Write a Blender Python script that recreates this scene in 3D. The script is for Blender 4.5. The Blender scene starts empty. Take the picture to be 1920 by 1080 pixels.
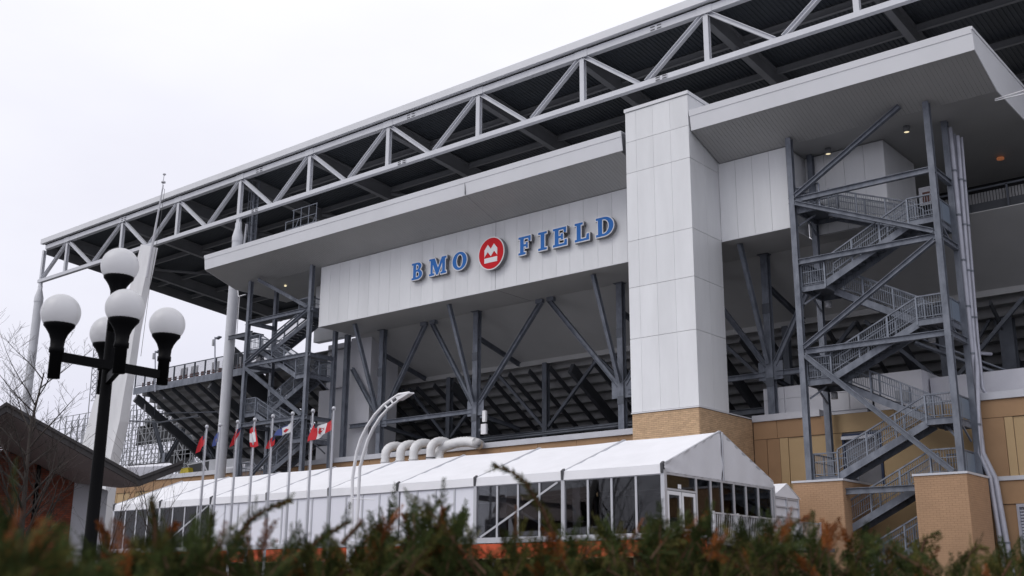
import bpy, math, random
import numpy as np
from mathutils import Vector, Matrix

random.seed(7)
rng = np.random.default_rng(7)
S = bpy.context.scene
C = S.collection
H = 1.6                       # eye height above the ground; all z below are heights relative to the eye

# ------------------------------------------------------------------ camera
PSI, TH, RL, F = math.radians(-39.74), math.radians(15.092), math.radians(0.3614), 2086.5
_f = np.array([math.sin(PSI)*math.cos(TH), math.cos(PSI)*math.cos(TH), math.sin(TH)])
_r = np.array([math.cos(PSI), -math.sin(PSI), 0.0])
_u = np.cross(_r, _f)
_r, _u = _r*math.cos(RL)+_u*math.sin(RL), -_r*math.sin(RL)+_u*math.cos(RL)
cam = bpy.data.cameras.new('camera')
cam.lens = 36*F/1920
cam.sensor_width = 36
cam.clip_start = 0.05
cam.clip_end = 3000
cam.dof.use_dof = True
cam.dof.focus_distance = 60
cam.dof.aperture_fstop = 3.9
co = bpy.data.objects.new('camera', cam)
C.objects.link(co)
co.matrix_world = Matrix(((_r[0], _u[0], -_f[0], 0), (_r[1], _u[1], -_f[1], 0), (_r[2], _u[2], -_f[2], H), (0, 0, 0, 1)))
S.camera = co

# ------------------------------------------------------------------ sky, sun, exposure
SUN_EL, SUN_AZ = math.radians(48), math.radians(205)      # azimuth from +Y clockwise
w = bpy.data.worlds.new('World')
S.world = w
w.use_nodes = True
nt = w.node_tree
nt.nodes.clear()
def N(t, **k):
    n = nt.nodes.new(t)
    for a, b in k.items():
        setattr(n, a, b)
    return n
out = N('ShaderNodeOutputWorld')
bg = N('ShaderNodeBackground'); bg.inputs[1].default_value = 0.1
nish = N('ShaderNodeTexSky', sky_type='NISHITA', sun_disc=False)
nish.sun_elevation = SUN_EL
nish.sun_rotation = SUN_AZ
tc = N('ShaderNodeTexCoord')
mp = N('ShaderNodeMapping'); mp.inputs['Scale'].default_value = (1.0, 1.0, 2.6)
no = N('ShaderNodeTexNoise'); no.inputs['Scale'].default_value = 2.2; no.inputs['Detail'].default_value = 5; no.inputs['Roughness'].default_value = .5
sep = N('ShaderNodeSeparateXYZ')
el = N('ShaderNodeMapRange'); el.inputs['From Min'].default_value = 0.0; el.inputs['From Max'].default_value = 0.75
el.inputs['To Min'].default_value = 0.0; el.inputs['To Max'].default_value = 0.78
sc_ = N('ShaderNodeMath', operation='MULTIPLY_ADD'); sc_.inputs[1].default_value = 0.55
rp = N('ShaderNodeValToRGB')
rp.color_ramp.elements[0].position = 0.12; rp.color_ramp.elements[0].color = (6.9, 6.85, 8.35, 1)
rp.color_ramp.elements[1].position = 0.92; rp.color_ramp.elements[1].color = (11.2, 11.2, 11.7, 1)
mx = N('ShaderNodeMixRGB'); mx.inputs[0].default_value = 0.94       # cloud cover over the clear sky
L = nt.links.new
L(tc.outputs['Generated'], mp.inputs[0]); L(mp.outputs[0], no.inputs[0])
L(tc.outputs['Generated'], sep.inputs[0]); L(sep.outputs[2], el.inputs[0])
L(no.outputs[0], sc_.inputs[0]); L(el.outputs[0], sc_.inputs[2]); L(sc_.outputs[0], rp.inputs[0])
L(nish.outputs[0], mx.inputs[1]); L(rp.outputs[0], mx.inputs[2])
L(mx.outputs[0], bg.inputs[0]); L(bg.outputs[0], out.inputs[0])

sl = bpy.data.lights.new('sun', 'SUN')
sl.energy = 0.9
sl.angle = math.radians(35)
sl.color = (1.0, 0.97, 0.93)
so = bpy.data.objects.new('sun', sl); C.objects.link(so)
sd = Vector((math.sin(SUN_AZ)*math.cos(SUN_EL), math.cos(SUN_AZ)*math.cos(SUN_EL), math.sin(SUN_EL)))
so.rotation_euler = sd.to_track_quat('Z', 'Y').to_euler()
so.location = (0, -20, 60)
S.view_settings.view_transform = 'Standard'
S.view_settings.look = 'None'
S.view_settings.exposure = 0.0
S.view_settings.gamma = 1.0
S.view_settings.use_curve_mapping = False

# ------------------------------------------------------------------ helpers
def ray(x, y): return _r*(x-960)/F + _u*(540-y)/F + _f
def aY(x, y, Y): d = ray(x, y); return d*Y/d[1]
def aZ(x, y, Z): d = ray(x, y); return d*Z/d[2]
def aX(x, y, X): d = ray(x, y); return d*X/d[0]
def aD(x, y, D): return ray(x, y)*D
def aP(x, y, n, c): d = ray(x, y); return d*c/float(np.dot(n, d))

class MB:
    def __init__(s): s.v = []; s.f = []; s.sm = []; s.mi = []
    def add(s, vs, fs, smooth=False, mi=0):
        o = len(s.v); s.v += [tuple(map(float, p)) for p in vs]
        for f in fs: s.f.append(tuple(i+o for i in f)); s.sm.append(smooth); s.mi.append(mi)
        return s
    def box(s, a, b, mi=0):
        x0, y0, z0 = a; x1, y1, z1 = b
        return s.add([(x0,y0,z0),(x1,y0,z0),(x1,y1,z0),(x0,y1,z0),(x0,y0,z1),(x1,y0,z1),(x1,y1,z1),(x0,y1,z1)],
                     [(0,3,2,1),(4,5,6,7),(0,1,5,4),(1,2,6,5),(2,3,7,6),(3,0,4,7)], mi=mi)
    def frame(s, a, b, up):
        a = np.array(a, float); b = np.array(b, float); d = b-a; d /= np.linalg.norm(d)
        up = np.array(up, float)
        if abs(d @ up) > .98*np.linalg.norm(up): up = np.array((0, 1, 0.)) if abs(d[1]) < .9 else np.array((1., 0, 0))
        sd = np.cross(d, up); sd /= np.linalg.norm(sd); u = np.cross(sd, d)
        return a, b, sd, u
    def prof(s, a, b, pr, up=(0,0,1), smooth=False, cap=True, mi=0):
        a, b, sd, u = s.frame(a, b, up); n = len(pr)
        vs = [a+sd*p+u*q for p, q in pr]+[b+sd*p+u*q for p, q in pr]
        fs = [(i, (i+1) % n, n+(i+1) % n, n+i) for i in range(n)]
        if cap: fs += [tuple(range(n))[::-1], tuple(range(n, 2*n))]
        return s.add(vs, fs, smooth, mi)
    def bar(s, a, b, w, h=None, up=(0,0,1), mi=0):
        h = w if h is None else h
        return s.prof(a, b, [(-w/2,-h/2),(w/2,-h/2),(w/2,h/2),(-w/2,h/2)], up, mi=mi)
    def ibeam(s, a, b, w, h, t=.03, up=(0,0,1), mi=0):
        x = w/2; y = h/2; k = t/2; e = t
        return s.prof(a, b, [(-x,-y),(x,-y),(x,-y+e),(k,-y+e),(k,y-e),(x,y-e),(x,y),(-x,y),(-x,y-e),(-k,y-e),(-k,-y+e),(-x,-y+e)], up, mi=mi)
    def tube(s, pts, r, n=8, cap=True, mi=0):
        pts = [np.array(p, float) for p in pts]; m = len(pts)
        rs = r if hasattr(r, '__len__') else [r]*m
        vs = []; ref = None
        for i, p in enumerate(pts):
            d = pts[min(i+1, m-1)]-pts[max(i-1, 0)]; d /= np.linalg.norm(d)+1e-9
            if ref is None:
                ref = np.array((0, 0, 1.)) if abs(d[2]) < .9 else np.array((1., 0, 0))
            sd = np.cross(d, ref); sd /= np.linalg.norm(sd)+1e-9; u = np.cross(sd, d); ref = u
            for k in range(n):
                t = 2*math.pi*k/n; vs.append(p+(sd*math.cos(t)+u*math.sin(t))*rs[i])
        fs = [(i*n+k, i*n+(k+1) % n, (i+1)*n+(k+1) % n, (i+1)*n+k) for i in range(m-1) for k in range(n)]
        s.add(vs, fs, True, mi)
        if cap: s.add(vs[:n], [tuple(range(n))[::-1]], mi=mi); s.add(vs[-n:], [tuple(range(n))], mi=mi)
        return s
    def lathe(s, c, pr, n=24, mi=0):
        c = np.array(c, float); m = len(pr)
        vs = [c+np.array((r*math.cos(2*math.pi*k/n), r*math.sin(2*math.pi*k/n), z)) for r, z in pr for k in range(n)]
        fs = [(i*n+k, i*n+(k+1) % n, (i+1)*n+(k+1) % n, (i+1)*n+k) for i in range(m-1) for k in range(n)]
        return s.add(vs, fs, True, mi)
    def poly(s, pts, ex, mi=0):
        """polygon extruded by the vector ex"""
        n = len(pts); ex = np.array(ex, float); P = [np.array(p, float) for p in pts]
        return s.add(P+[p+ex for p in P], [tuple(range(n))[::-1], tuple(range(n, 2*n))]+[(i, (i+1) % n, n+(i+1) % n, n+i) for i in range(n)], mi=mi)
    def quad(s, *p, mi=0): return s.add(p, [tuple(range(len(p)))], mi=mi)
    def mesh(s, name, mats, off=(0, 0, 0)):
        me = bpy.data.meshes.new(name)
        o = np.array(off)
        me.from_pydata([(a-o[0], b-o[1], c+H-o[2]) for a, b, c in s.v], [], s.f)
        for m in (mats if isinstance(mats, (list, tuple)) else [mats]): me.materials.append(m)
        me.polygons.foreach_set('use_smooth', s.sm); me.polygons.foreach_set('material_index', s.mi)
        me.update(); return me
    def build(s, name, mats, parent=None, kind=None, label=None):
        off = root_loc(parent) if parent else (0, 0, 0)
        o = bpy.data.objects.new(name, s.mesh(name, mats, off)); C.objects.link(o)
        if parent: o.parent = parent
        if kind: o['kind'] = kind
        if label: o['label'] = label
        return o

def root_loc(o):
    l = np.zeros(3)
    while o is not None: l += np.array(o.location); o = o.parent
    return l
def thing(name, label, cat, loc, group=None):
    o = bpy.data.objects.new(name, None); C.objects.link(o)
    o.location = (loc[0], loc[1], loc[2]+H); o.empty_display_size = .2
    tag(o, label, cat, group); return o
def part(name, parent, label=None):
    o = bpy.data.objects.new(name, None); C.objects.link(o); o.parent = parent; o.empty_display_size = .1
    if label: o['label'] = label
    return o
def tag(o, label, cat, group=None):
    o['label'] = label; o['category'] = cat
    if group: o['group'] = group
    return o
def copy_piece(src, dx, parent=None):
    c = src.copy(); C.objects.link(c); c.parent = parent or src.parent
    c.location = Vector(src.location)+Vector(dx); return c

# ------------------------------------------------------------------ materials
def mat(name, col, rough=.55, metal=0., var=.12, scale=1.2, streak=0., bump=0., bscale=30., col2=None, spec=.4, detail=4):
    m = bpy.data.materials.new(name); m.use_nodes = True
    n = m.node_tree; b = n.nodes['Principled BSDF']; lk = n.links.new
    b.inputs['Roughness'].default_value = rough; b.inputs['Metallic'].default_value = metal
    b.inputs['Specular IOR Level'].default_value = spec
    g = n.nodes.new('ShaderNodeNewGeometry')
    mp = n.nodes.new('ShaderNodeMapping'); mp.inputs['Scale'].default_value = (1, 1, 1-streak*.9)
    lk(g.outputs['Position'], mp.inputs[0])
    t = n.nodes.new('ShaderNodeTexNoise'); t.inputs['Scale'].default_value = scale; t.inputs['Detail'].default_value = detail
    t.inputs['Roughness'].default_value = .6
    lk(mp.outputs[0], t.inputs[0])
    r = n.nodes.new('ShaderNodeValToRGB')
    r.color_ramp.elements[0].position = .3; r.color_ramp.elements[1].position = .72
    c2 = col2 or tuple(c*(1-var*2) for c in col)
    r.color_ramp.elements[0].color = (*c2, 1); r.color_ramp.elements[1].color = (*col, 1)
    lk(t.outputs[0], r.inputs[0]); lk(r.outputs[0], b.inputs['Base Color'])
    if bump:
        t2 = n.nodes.new('ShaderNodeTexNoise'); t2.inputs['Scale'].default_value = bscale; t2.inputs['Detail'].default_value = 3
        lk(g.outputs['Position'], t2.inputs[0])
        bp = n.nodes.new('ShaderNodeBump'); bp.inputs['Strength'].default_value = bump; bp.inputs['Distance'].default_value = .02
        lk(t2.outputs[0], bp.inputs['Height']); lk(bp.outputs[0], b.inputs['Normal'])
    return m
def rand_hue(m, amt=.12):
    """small tone difference from one object to the next (cladding batches, bricks by island)"""
    n = m.node_tree; b = n.nodes['Principled BSDF']; l = b.inputs['Base Color'].links[0]
    src = l.from_socket
    oi = n.nodes.new('ShaderNodeObjectInfo'); mr = n.nodes.new('ShaderNodeMapRange')
    mr.inputs['To Min'].default_value = 1-amt; mr.inputs['To Max'].default_value = 1+amt*.3
    n.links.new(oi.outputs['Random'], mr.inputs[0])
    mu = n.nodes.new('ShaderNodeMixRGB'); mu.blend_type = 'MULTIPLY'; mu.inputs[0].default_value = 1
    n.links.new(src, mu.inputs[1]); n.links.new(mr.outputs[0], mu.inputs[2]); n.links.new(mu.outputs[0], b.inputs['Base Color'])
    return m
def island_var(m, amt=.25):
    n = m.node_tree; b = n.nodes['Principled BSDF']; src = b.inputs['Base Color'].links[0].from_socket
    g = n.nodes.new('ShaderNodeNewGeometry'); mr = n.nodes.new('ShaderNodeMapRange')
    mr.inputs['To Min'].default_value = 1-amt; mr.inputs['To Max'].default_value = 1+amt*.4
    n.links.new(g.outputs['Random Per Island'], mr.inputs[0])
    mu = n.nodes.new('ShaderNodeMixRGB'); mu.blend_type = 'MULTIPLY'; mu.inputs[0].default_value = 1
    n.links.new(src, mu.inputs[1]); n.links.new(mr.outputs[0], mu.inputs[2]); n.links.new(mu.outputs[0], b.inputs['Base Color'])
    return m

M = {}
M['clad'] = rand_hue(mat('white_cladding', (.80,.81,.83), .42, var=.06, scale=.8, streak=.88), .055)
M['joint'] = mat('joint_backing', (.22,.22,.24), .8)
M['truss'] = mat('grey_white_steel_paint', (.66,.672,.715), .45, var=.05, scale=.9)
M['fascia'] = mat('fascia_metal', (.74,.748,.78), .42, var=.04, scale=.35, streak=.3)
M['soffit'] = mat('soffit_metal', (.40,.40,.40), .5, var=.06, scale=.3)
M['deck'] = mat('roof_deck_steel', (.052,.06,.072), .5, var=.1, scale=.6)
M['girder'] = mat('girder_grey', (.22,.225,.24), .5, var=.1, scale=.5)
M['galv'] = mat('galvanised_steel', (.225,.243,.285), .55, .1, var=.22, scale=2.6, streak=.55, detail=8, col2=(.105,.118,.148))
M['galvdk'] = mat('galvanised_steel_weathered', (.125,.138,.165), .6, .1, var=.2, scale=1.5, streak=.4)
M['rail'] = mat('galvanised_rail', (.24,.265,.315), .45, .2, var=.1, scale=3)
M['sheet'] = mat('blue_grey_sheet', (.20,.245,.31), .5, var=.06, scale=.8)
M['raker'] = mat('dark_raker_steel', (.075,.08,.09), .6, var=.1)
M['riser'] = mat('seating_plate', (.33,.33,.335), .6, var=.14, scale=.7)
M['tan'] = rand_hue(mat('tan_precast', (.42,.26,.145), .8, var=.09, scale=.6, bump=.15, bscale=18), .08)
M['ochre'] = rand_hue(mat('ochre_panel', (.52,.37,.205), .8, var=.05, scale=.5, bump=.1), .06)
M['coping'] = mat('coping_metal', (.62,.63,.68), .5, var=.08, scale=.8)
M['brick'] = island_var(mat('buff_brick', (.63,.435,.27), .85, var=.08, scale=2.5, bump=.3, bscale=40), .14)
M['mortar'] = mat('brown_mortar', (.21,.135,.08), .9, var=.1)
M['pbrick'] = island_var(mat('painted_tan_brick', (.47,.295,.178), .75, var=.07, scale=.8, bump=.2, bscale=30), .05)
M['pmortar'] = mat('painted_mortar', (.36,.21,.12), .85)
M['redbrick'] = island_var(mat('red_brick', (.36,.10,.055), .85, var=.2, scale=2, bump=.3), .35)
M['redmortar'] = mat('dark_mortar', (.10,.06,.05), .9)
M['darkroof'] = mat('dark_fascia_board', (.055,.05,.052), .7, var=.15, scale=1.5)
M['eave'] = mat('brown_eave', (.42,.345,.335), .75, var=.08, scale=.6)
M['plaster'] = mat('white_plaster', (.62,.62,.66), .7, var=.06, scale=.8, streak=.4)
M['membrane'] = mat('white_roof_membrane', (.74,.74,.80), .6, var=.1, scale=.35, bump=.25, bscale=2.5)
M['concrete'] = mat('weathered_white_concrete', (.84,.84,.86), .8, var=.06, scale=.6, streak=.6, col2=(.70,.70,.72), bump=.2, bscale=6)
M['fabric'] = mat('white_tent_fabric', (.86,.86,.90), .5, var=.035, scale=.9, bump=.35, bscale=1.6)
M['fabric2'] = mat('gable_fabric', (.74,.74,.78), .55, var=.03, scale=.6, bump=.6, bscale=1.6)
M['alu'] = mat('tent_aluminium', (.60,.61,.65), .4, .3, var=.05)
M['clip'] = mat('dark_clip', (.09,.09,.10), .5)
M['wpanel'] = mat('white_hard_panel', (.88,.89,.97), .25, var=.02, scale=.4)
M['orange'] = mat('orange_painted_board', (.62,.10,.035), .6, var=.08, scale=.8)
M['black'] = mat('black_metal', (.008,.008,.009), .5, var=.1, spec=.04)
M['white'] = mat('white_paint', (.87,.87,.90), .35, var=.03)
M['duct'] = mat('white_flexible_duct', (.82,.82,.83), .6, var=.05, scale=3)
M['pole'] = mat('aluminium_pole', (.52,.53,.57), .35, .35, var=.05)
M['pipe'] = mat('grey_pipe', (.46,.47,.54), .4, .2, var=.1, scale=2)
M['bark'] = mat('grey_brown_bark', (.052,.042,.037), .9, var=.2, scale=6)
M['blue'] = mat('sign_blue', (.034,.165,.50), .5, var=.02, spec=.15)
M['red'] = mat('sign_red', (.62,.012,.02), .5, var=.02, spec=.15)
M['signside'] = mat('sign_return_grey', (.20,.20,.215), .5)
M['signwhite'] = mat('sign_white', (.80,.80,.82), .4, var=.02)
M['flagred'] = mat('flag_red', (.55,.02,.03), .7, var=.05)
M['flagwhite'] = mat('flag_white', (.72,.72,.75), .7, var=.03)
M['flagblue'] = mat('flag_blue', (.07,.10,.30), .7, var=.05)
M['flagnavy'] = mat('flag_navy', (.03,.035,.09), .7, var=.05)
M['flagyellow'] = mat('flag_yellow', (.6,.42,.06), .7)
M['bluedoor'] = mat('blue_door_frame', (.018,.035,.09), .5)
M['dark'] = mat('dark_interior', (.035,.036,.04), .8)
M['seat'] = mat('faded_seat', (.15,.06,.045), .6)
M['floor'] = mat('concrete_floor', (.14,.14,.145), .85, var=.1)
M['scaff'] = mat('scaffold_tube', (.33,.34,.36), .5, .2)
M['hvac'] = mat('hvac_grey', (.42,.43,.46), .5, var=.1)
M['yellow'] = mat('yellow_tarp', (.45,.36,.03), .7)
M['asphalt'] = mat('asphalt', (.055,.055,.057), .9, var=.15, scale=1.5, bump=.3, bscale=60)
M['paving'] = mat('concrete_paving', (.15,.148,.145), .85, var=.1, scale=.8)
# milk-glass globe
g = mat('milk_glass', (.86,.86,.88), .18, var=.01, spec=.5); M['globe'] = g
g.node_tree.nodes['Principled BSDF'].inputs['Subsurface Weight'].default_value = .35
g.node_tree.nodes['Principled BSDF'].inputs['Subsurface Radius'].default_value = (.1, .1, .1)
_n = g.node_tree; _b = _n.nodes['Principled BSDF']; _t = _n.nodes.new('ShaderNodeBsdfTranslucent'); _t.inputs[0].default_value = (.93,.93,.95,1)
_m = _n.nodes.new('ShaderNodeMixShader'); _m.inputs[0].default_value = .55
_n.links.new(_b.outputs[0], _m.inputs[1]); _n.links.new(_t.outputs[0], _m.inputs[2]); _n.links.new(_m.outputs[0], _n.nodes['Material Output'].inputs[0])
_b.inputs['Subsurface Weight'].default_value = 0
# window glass: dark see-through panes with sharp reflections
def glassmat():
    m = bpy.data.materials.new('tinted_glass'); m.use_nodes = True; n = m.node_tree; n.nodes.clear(); lk = n.links.new
    o = n.nodes.new('ShaderNodeOutputMaterial'); mi = n.nodes.new('ShaderNodeMixShader'); t = n.nodes.new('ShaderNodeBsdfTransparent')
    t.inputs[0].default_value = (.55,.56,.57,1)
    gl = n.nodes.new('ShaderNodeBsdfGlossy'); gl.inputs['Roughness'].default_value = .02; gl.inputs[0].default_value = (.9,.9,.92,1)
    fr = n.nodes.new('ShaderNodeFresnel'); fr.inputs[0].default_value = 1.5
    lk(fr.outputs[0], mi.inputs[0]); lk(t.outputs[0], mi.inputs[1]); lk(gl.outputs[0], mi.inputs[2]); lk(mi.outputs[0], o.inputs[0])
    return m
M['glass'] = glassmat()
def emit(name, col, s):
    m = bpy.data.materials.new(name); m.use_nodes = True; b = m.node_tree.nodes['Principled BSDF']
    b.inputs['Base Color'].default_value = (*col, 1); b.inputs['Emission Color'].default_value = (*col, 1); b.inputs['Emission Strength'].default_value = s
    return m
M['lit'] = emit('lamp_lit', (1, .86, .55), .9)
M['litamber'] = emit('lamp_amber', (1, .35, .15), .12)
M['needle'] = island_var(mat('yew_green', (.046,.064,.017), .8, spec=.1, var=.2, scale=12), .5)
M['needle2'] = island_var(mat('yew_olive', (.105,.10,.026), .8, spec=.1, var=.2, scale=12), .5)
M['needle3'] = island_var(mat('yew_rust', (.27,.085,.022), .8, spec=.1, var=.25, scale=12), .5)
M['twig'] = mat('yew_twig', (.10,.045,.022), .8, var=.2, scale=20)

# ------------------------------------------------------------------ ground
g = MB().box((-900,-500,-H-.5), (900,1200,-H)).build('ground', M['asphalt']); g['kind'] = 'structure'
g = MB().box((-130,30,-H+.004), (40,200,-H+.12)).build('plaza_paving', M['paving']); g['kind'] = 'structure'

# ================================================================== STADIUM
st = thing('stadium', 'large grey and white stadium with steel truss roof, panelled facade and open steel seating bowl', 'stadium', (-45, 55, -H))
YT, YP, YB, YW = 54.6, 50.0, 53.15, 55.8
NODES = [q*YT for q in (-2.0,-1.913,-1.726,-1.557,-1.389,-1.2225,-1.056,-.889,-.722,-.5515,-.38,-.21,-.04)]
# ---- roof truss
tr = part('roof_truss', st)
x0, x1 = NODES[0]-.4, NODES[-1]
MB().bar((x0,YT,30.57), (x1,YT,30.57), .38, .34).build('bottom_chord', M['truss'], tr)
MB().bar((x0+.9,YT,34.12), (x1,YT,34.12), .42, .44).build('top_chord', M['truss'], tr)
MB().box((x0+.3,YT-.5,34.5), (x1,YT-.12,35.02)).box((x0+.3,YT-.12,34.92), (x1,YT+.6,35.0)).build('edge_gutter', M['fascia'], tr)
for i, x in enumerate(NODES):
    MB().ibeam((x,YT,30.74), (x,YT,33.9), .34, .30, .035, up=(0,1,0)).build('vertical', M['truss'], tr)
    if i: MB().box((x-.5,YT-.235,33.86), (x+.5,YT-.212,34.36)).build('gusset_plate', M['truss'], tr)
for i in range(len(NODES)-1):
    a, b = NODES[i], NODES[i+1]
    if i == 0:
        MB().ibeam((a+.1,YT,30.75), (b-.15,YT,33.9), .30, .30, .035).build('diagonal', M['truss'], tr); continue
    m = (a+b)/2
    MB().ibeam((a+.15,YT,33.95), (m-.25,YT,30.73), .30, .28, .035).build('diagonal', M['truss'], tr)
    MB().ibeam((m+.25,YT,30.73), (b-.15,YT,33.95), .30, .28, .035).build('diagonal', M['truss'], tr)
# bolted splice plates on the chords
def splice(cx, cz, hz):
    MB().box((cx-.42,YT-.228,cz-hz), (cx+.42,YT-.205,cz+hz)).build('splice_plate', M['truss'], tr)
    b = MB()
    for r in (-.5, .5):
        for k in range(10):
            if k in (4, 5): continue
            x = cx-.36+k*.08; z = cz+r*hz*1.05
            b.box((x-.032,YT-.25,z-.035), (x+.032,YT-.2285,z+.03))
    b.build('splice_bolts', M['clip'], tr, 'stuff')
for q in (-1.34, -1.01, -.615, -1.72): splice(q*YT, 34.1, .19)
for q in (-1.345, -1.025, -.61, -1.74): splice(q*YT, 30.57, .15)
# ---- roof: deck falling inwards, girders, purlins
rf = part('roof', st)
def rz(y, o=0): return 34.55-.092*(y-55)+o
YI = 82.5
dk = MB(); per = .30
xs = np.arange(NODES[0]-.2, NODES[-1]+4, per); vv = []; ff = []
for i, x in enumerate(xs):
    for dx, dz in ((0,0),(.10,0),(.14,-.055),(.26,-.055)):
        for y in (YT-.1, YI): vv.append((x+dx, y, rz(y, dz)))
n = len(vv)//2
dk.add(vv, [(2*i, 2*i+1, 2*i+3, 2*i+2) for i in range(n-1)])
dk.box((NODES[0]-.2,YT-.1,35.1), (NODES[-1]+4,YI,35.16))
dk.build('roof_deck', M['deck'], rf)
for i, x in enumerate(NODES):
    a = (x, YT+.25, rz(YT+.25,-.70)); b = (x, YI-.1, rz(YI,-.70))
    if i == 0: MB().box((x-.5,YT+.3,0), (x-.2,YI,1)).v and MB().poly([(x-.3,YT+.3,rz(YT,.3)),(x-.3,YT+.3,rz(YT,-1.0)),(x-.3,YI,rz(YI,-1.0)),(x-.3,YI,rz(YI,.3))], (.18,0,0)).build('edge_beam', M['girder'], rf)
    else: MB().ibeam(a, b, .46, 1.15, .05).build('girder', M['girder'], rf)
for y in np.arange(58.9, YI, 4.6):
    for i in range(len(NODES)-1):
        a, b = NODES[i]+.24, NODES[i+1]-.24
        MB().ibeam((a,y,rz(y,-.36)), (b,y,rz(y,-.36)), .24, .44, .03).build('purlin', M['girder'], rf)
MB().box((NODES[0]-.4,YI,rz(YI,-1.05)), (NODES[-1]+4,YI+.3,rz(YI,.2))).build('inner_edge_beam', M['girder'], rf)
# plan braces between the girders (left end shows them clearly)
for i in range(1, 6):
    a, b = NODES[i], NODES[i+1]
    MB().bar((a+.2,63.5,rz(63.5,-.75)), (b-.2,72.7,rz(72.7,-.75)), .2, .2).build('roof_brace', M['girder'], rf)
for i in range(1, len(NODES)):
    x = NODES[i]
    MB().ibeam((x+.1,YT+.2,30.8), (x+.1,58.9,rz(58.9,-1.1)), .3, .3, .03).build('knee_brace', M['truss'], rf)
# ---- roof columns
for x, lab in ((-1.389*YT, None), (-2.0*YT, None)):
    b = MB().lathe((x,YT,0), [(.43,-H),(.43,28.6),(.43,28.7)], 20).lathe((x,YT,0), [(.46,28.3),(.46,28.75),(.18,29.9)], 20)
    b.box((x-.34,YT-.09,28.9), (x+.34,YT+.09,30.05)).box((x-.2,YT-.12,29.9), (x+.2,YT+.12,30.39))
    b.lathe((x,YT,0), [(.445,24.0),(.445,24.1)], 20).lathe((x,YT,0), [(.445,12.6),(.445,12.75)], 20)
    b.build('roof_column', M['truss'], st)
# ---- tower (pier)
tw = part('tower', st)
TX0, TX1 = -33.13, -28.97; ZB, ZT, ZF_ = 9.1, 26.62, 23.5
MB().box((TX0+.05,YP+.06,ZB), (TX1-.05,53.14,ZT)).box((TX0+.05,53.15,ZF_), (TX1-.05,56.5,ZT)).build('core_wall', M['joint'], tw)
zj = [ZB+.02, 14.05, 17.45, 18.78, 22.95, 24.65, ZT]
zj = [ZB+.05, 13.2, 16.1, 18.8, 22.85, 24.75, ZT-.02]
xe = [TX0, -32.42, -31.29, -30.15, TX1]
for k in range(len(zj)-1):
    for i in range(4):
        MB().box((xe[i]+.005,YP,zj[k]+.01), (xe[i+1]-.005,YP+.058,zj[k+1]-.012)).build('wall_panel', M['clad'], tw)
    for (ya, yb) in ((YP+.062, 51.6), (51.6, 53.155)):
        MB().box((TX1-.05,ya,zj[k]+.012), (TX1,yb-.014,zj[k+1]-.012)).build('wall_panel', M['clad'], tw)
    MB().box((TX0,YP+.07,zj[k]+.012), (TX0+.05,53.15,zj[k+1]-.012)).build('wall_panel', M['clad'], tw)
MB().box((TX0-.05,YP-.06,ZT), (TX1+.05,56.55,ZT+.2)).build('tower_coping', M['fascia'], tw)
MB().box((TX0-.01,YP-.05,ZB-.02), (TX1+.04,YP+.058,ZB+.035)).box((TX1-.04,YP+.06,ZB-.02), (TX1+.05,YW-.1,ZB+.035)).build('base_flashing', M['fascia'], tw)
def brick_face(b, p, u, n, wid, z0, z1, bl=.3, bh=.1, j=.012, pr=.02):
    """courses of bricks on a vertical face: p origin, u along, n outward"""
    p = np.array(p, float); u = np.array(u, float); n = np.array(n, float); r = 0; z = z1
    while z-bh >= z0-1e-6:
        x = -(bl/2 if r % 2 else 0)
        while x < wid-1e-6:
            a, e = max(x, 0)+j/2, min(x+bl, wid)-j/2
            if e-a > .03:
                q = pr*random.uniform(.75, 1.2)
                c = [p+u*a, p+u*e, p+u*e+n*q, p+u*a+n*q]
                b.add([(v[0],v[1],z-bh+j/2) for v in c]+[(v[0],v[1],z-j/2) for v in c], [(3,2,6,7),(0,3,7,4),(2,1,5,6),(0,1,2,3),(4,7,6,5)])
            x += bl
        z -= bh; r += 1
MB().box((TX0-.01,53.17,ZB-.02), (TX1+.04,YW+.1,ZB+.04)).build('base_top', M['coping'], tw)
MB().box((TX0+.03,YP+.03,-H), (TX1-.03,YW+.3,ZB-.03)).build('brick_core', M['mortar'], tw)
b = MB(); brick_face(b, (TX0+.03,YP+.03,0), (1,0,0), (0,-1,0), TX1-TX0-.06, 5.2, ZB-.04)
brick_face(b, (TX1-.03,YP+.03,0), (0,1,0), (1,0,0), YW-YP-.1, 3.6, ZB-.04)
b.build('brickwork', M['brick'], tw, 'stuff')
# ---- facade boxes (white panel band that carries the sign)
fw = part('facade_band', st)
ZS, ZF = 18.78, 23.38
def panels_x(xa, xb, y, step, parent=fw):
    n = max(1, round((xb-xa)/step)); s = (xb-xa)/n; first = None
    for i in range(n):
        if first is None:
            first = MB().box((xa+.007,y,ZS+.03), (xa+s-.007,y+.055,ZF)).build('wall_panel', M['clad'], parent)
        else: copy_piece(first, (s*i, 0, 0))
MB().box((-62.95,YB+.057,ZS+.02), (TX0-.02,56.9,ZF+.1)).build('band_core', M['joint'], fw)
panels_x(-63.0, TX0-.01, YB, 1.066)
MB().box((-63.03,YB-.01,ZS-.03), (TX0-.01,YB+.06,ZS+.025)).build('drip_edge', M['fascia'], fw)
MB().box((-63.0,YB+.06,ZS-.02), (-62.95,56.9,ZF)).build('end_panel', M['clad'], fw)
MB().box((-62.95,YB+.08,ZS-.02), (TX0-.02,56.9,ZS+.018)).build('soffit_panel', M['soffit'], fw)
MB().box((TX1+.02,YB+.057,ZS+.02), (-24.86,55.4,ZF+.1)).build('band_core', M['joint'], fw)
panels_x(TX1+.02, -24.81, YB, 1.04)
MB().box((-24.86,YB+.06,ZS-.01), (-24.81,55.5,ZF)).build('end_panel', M['clad'], fw)
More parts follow.
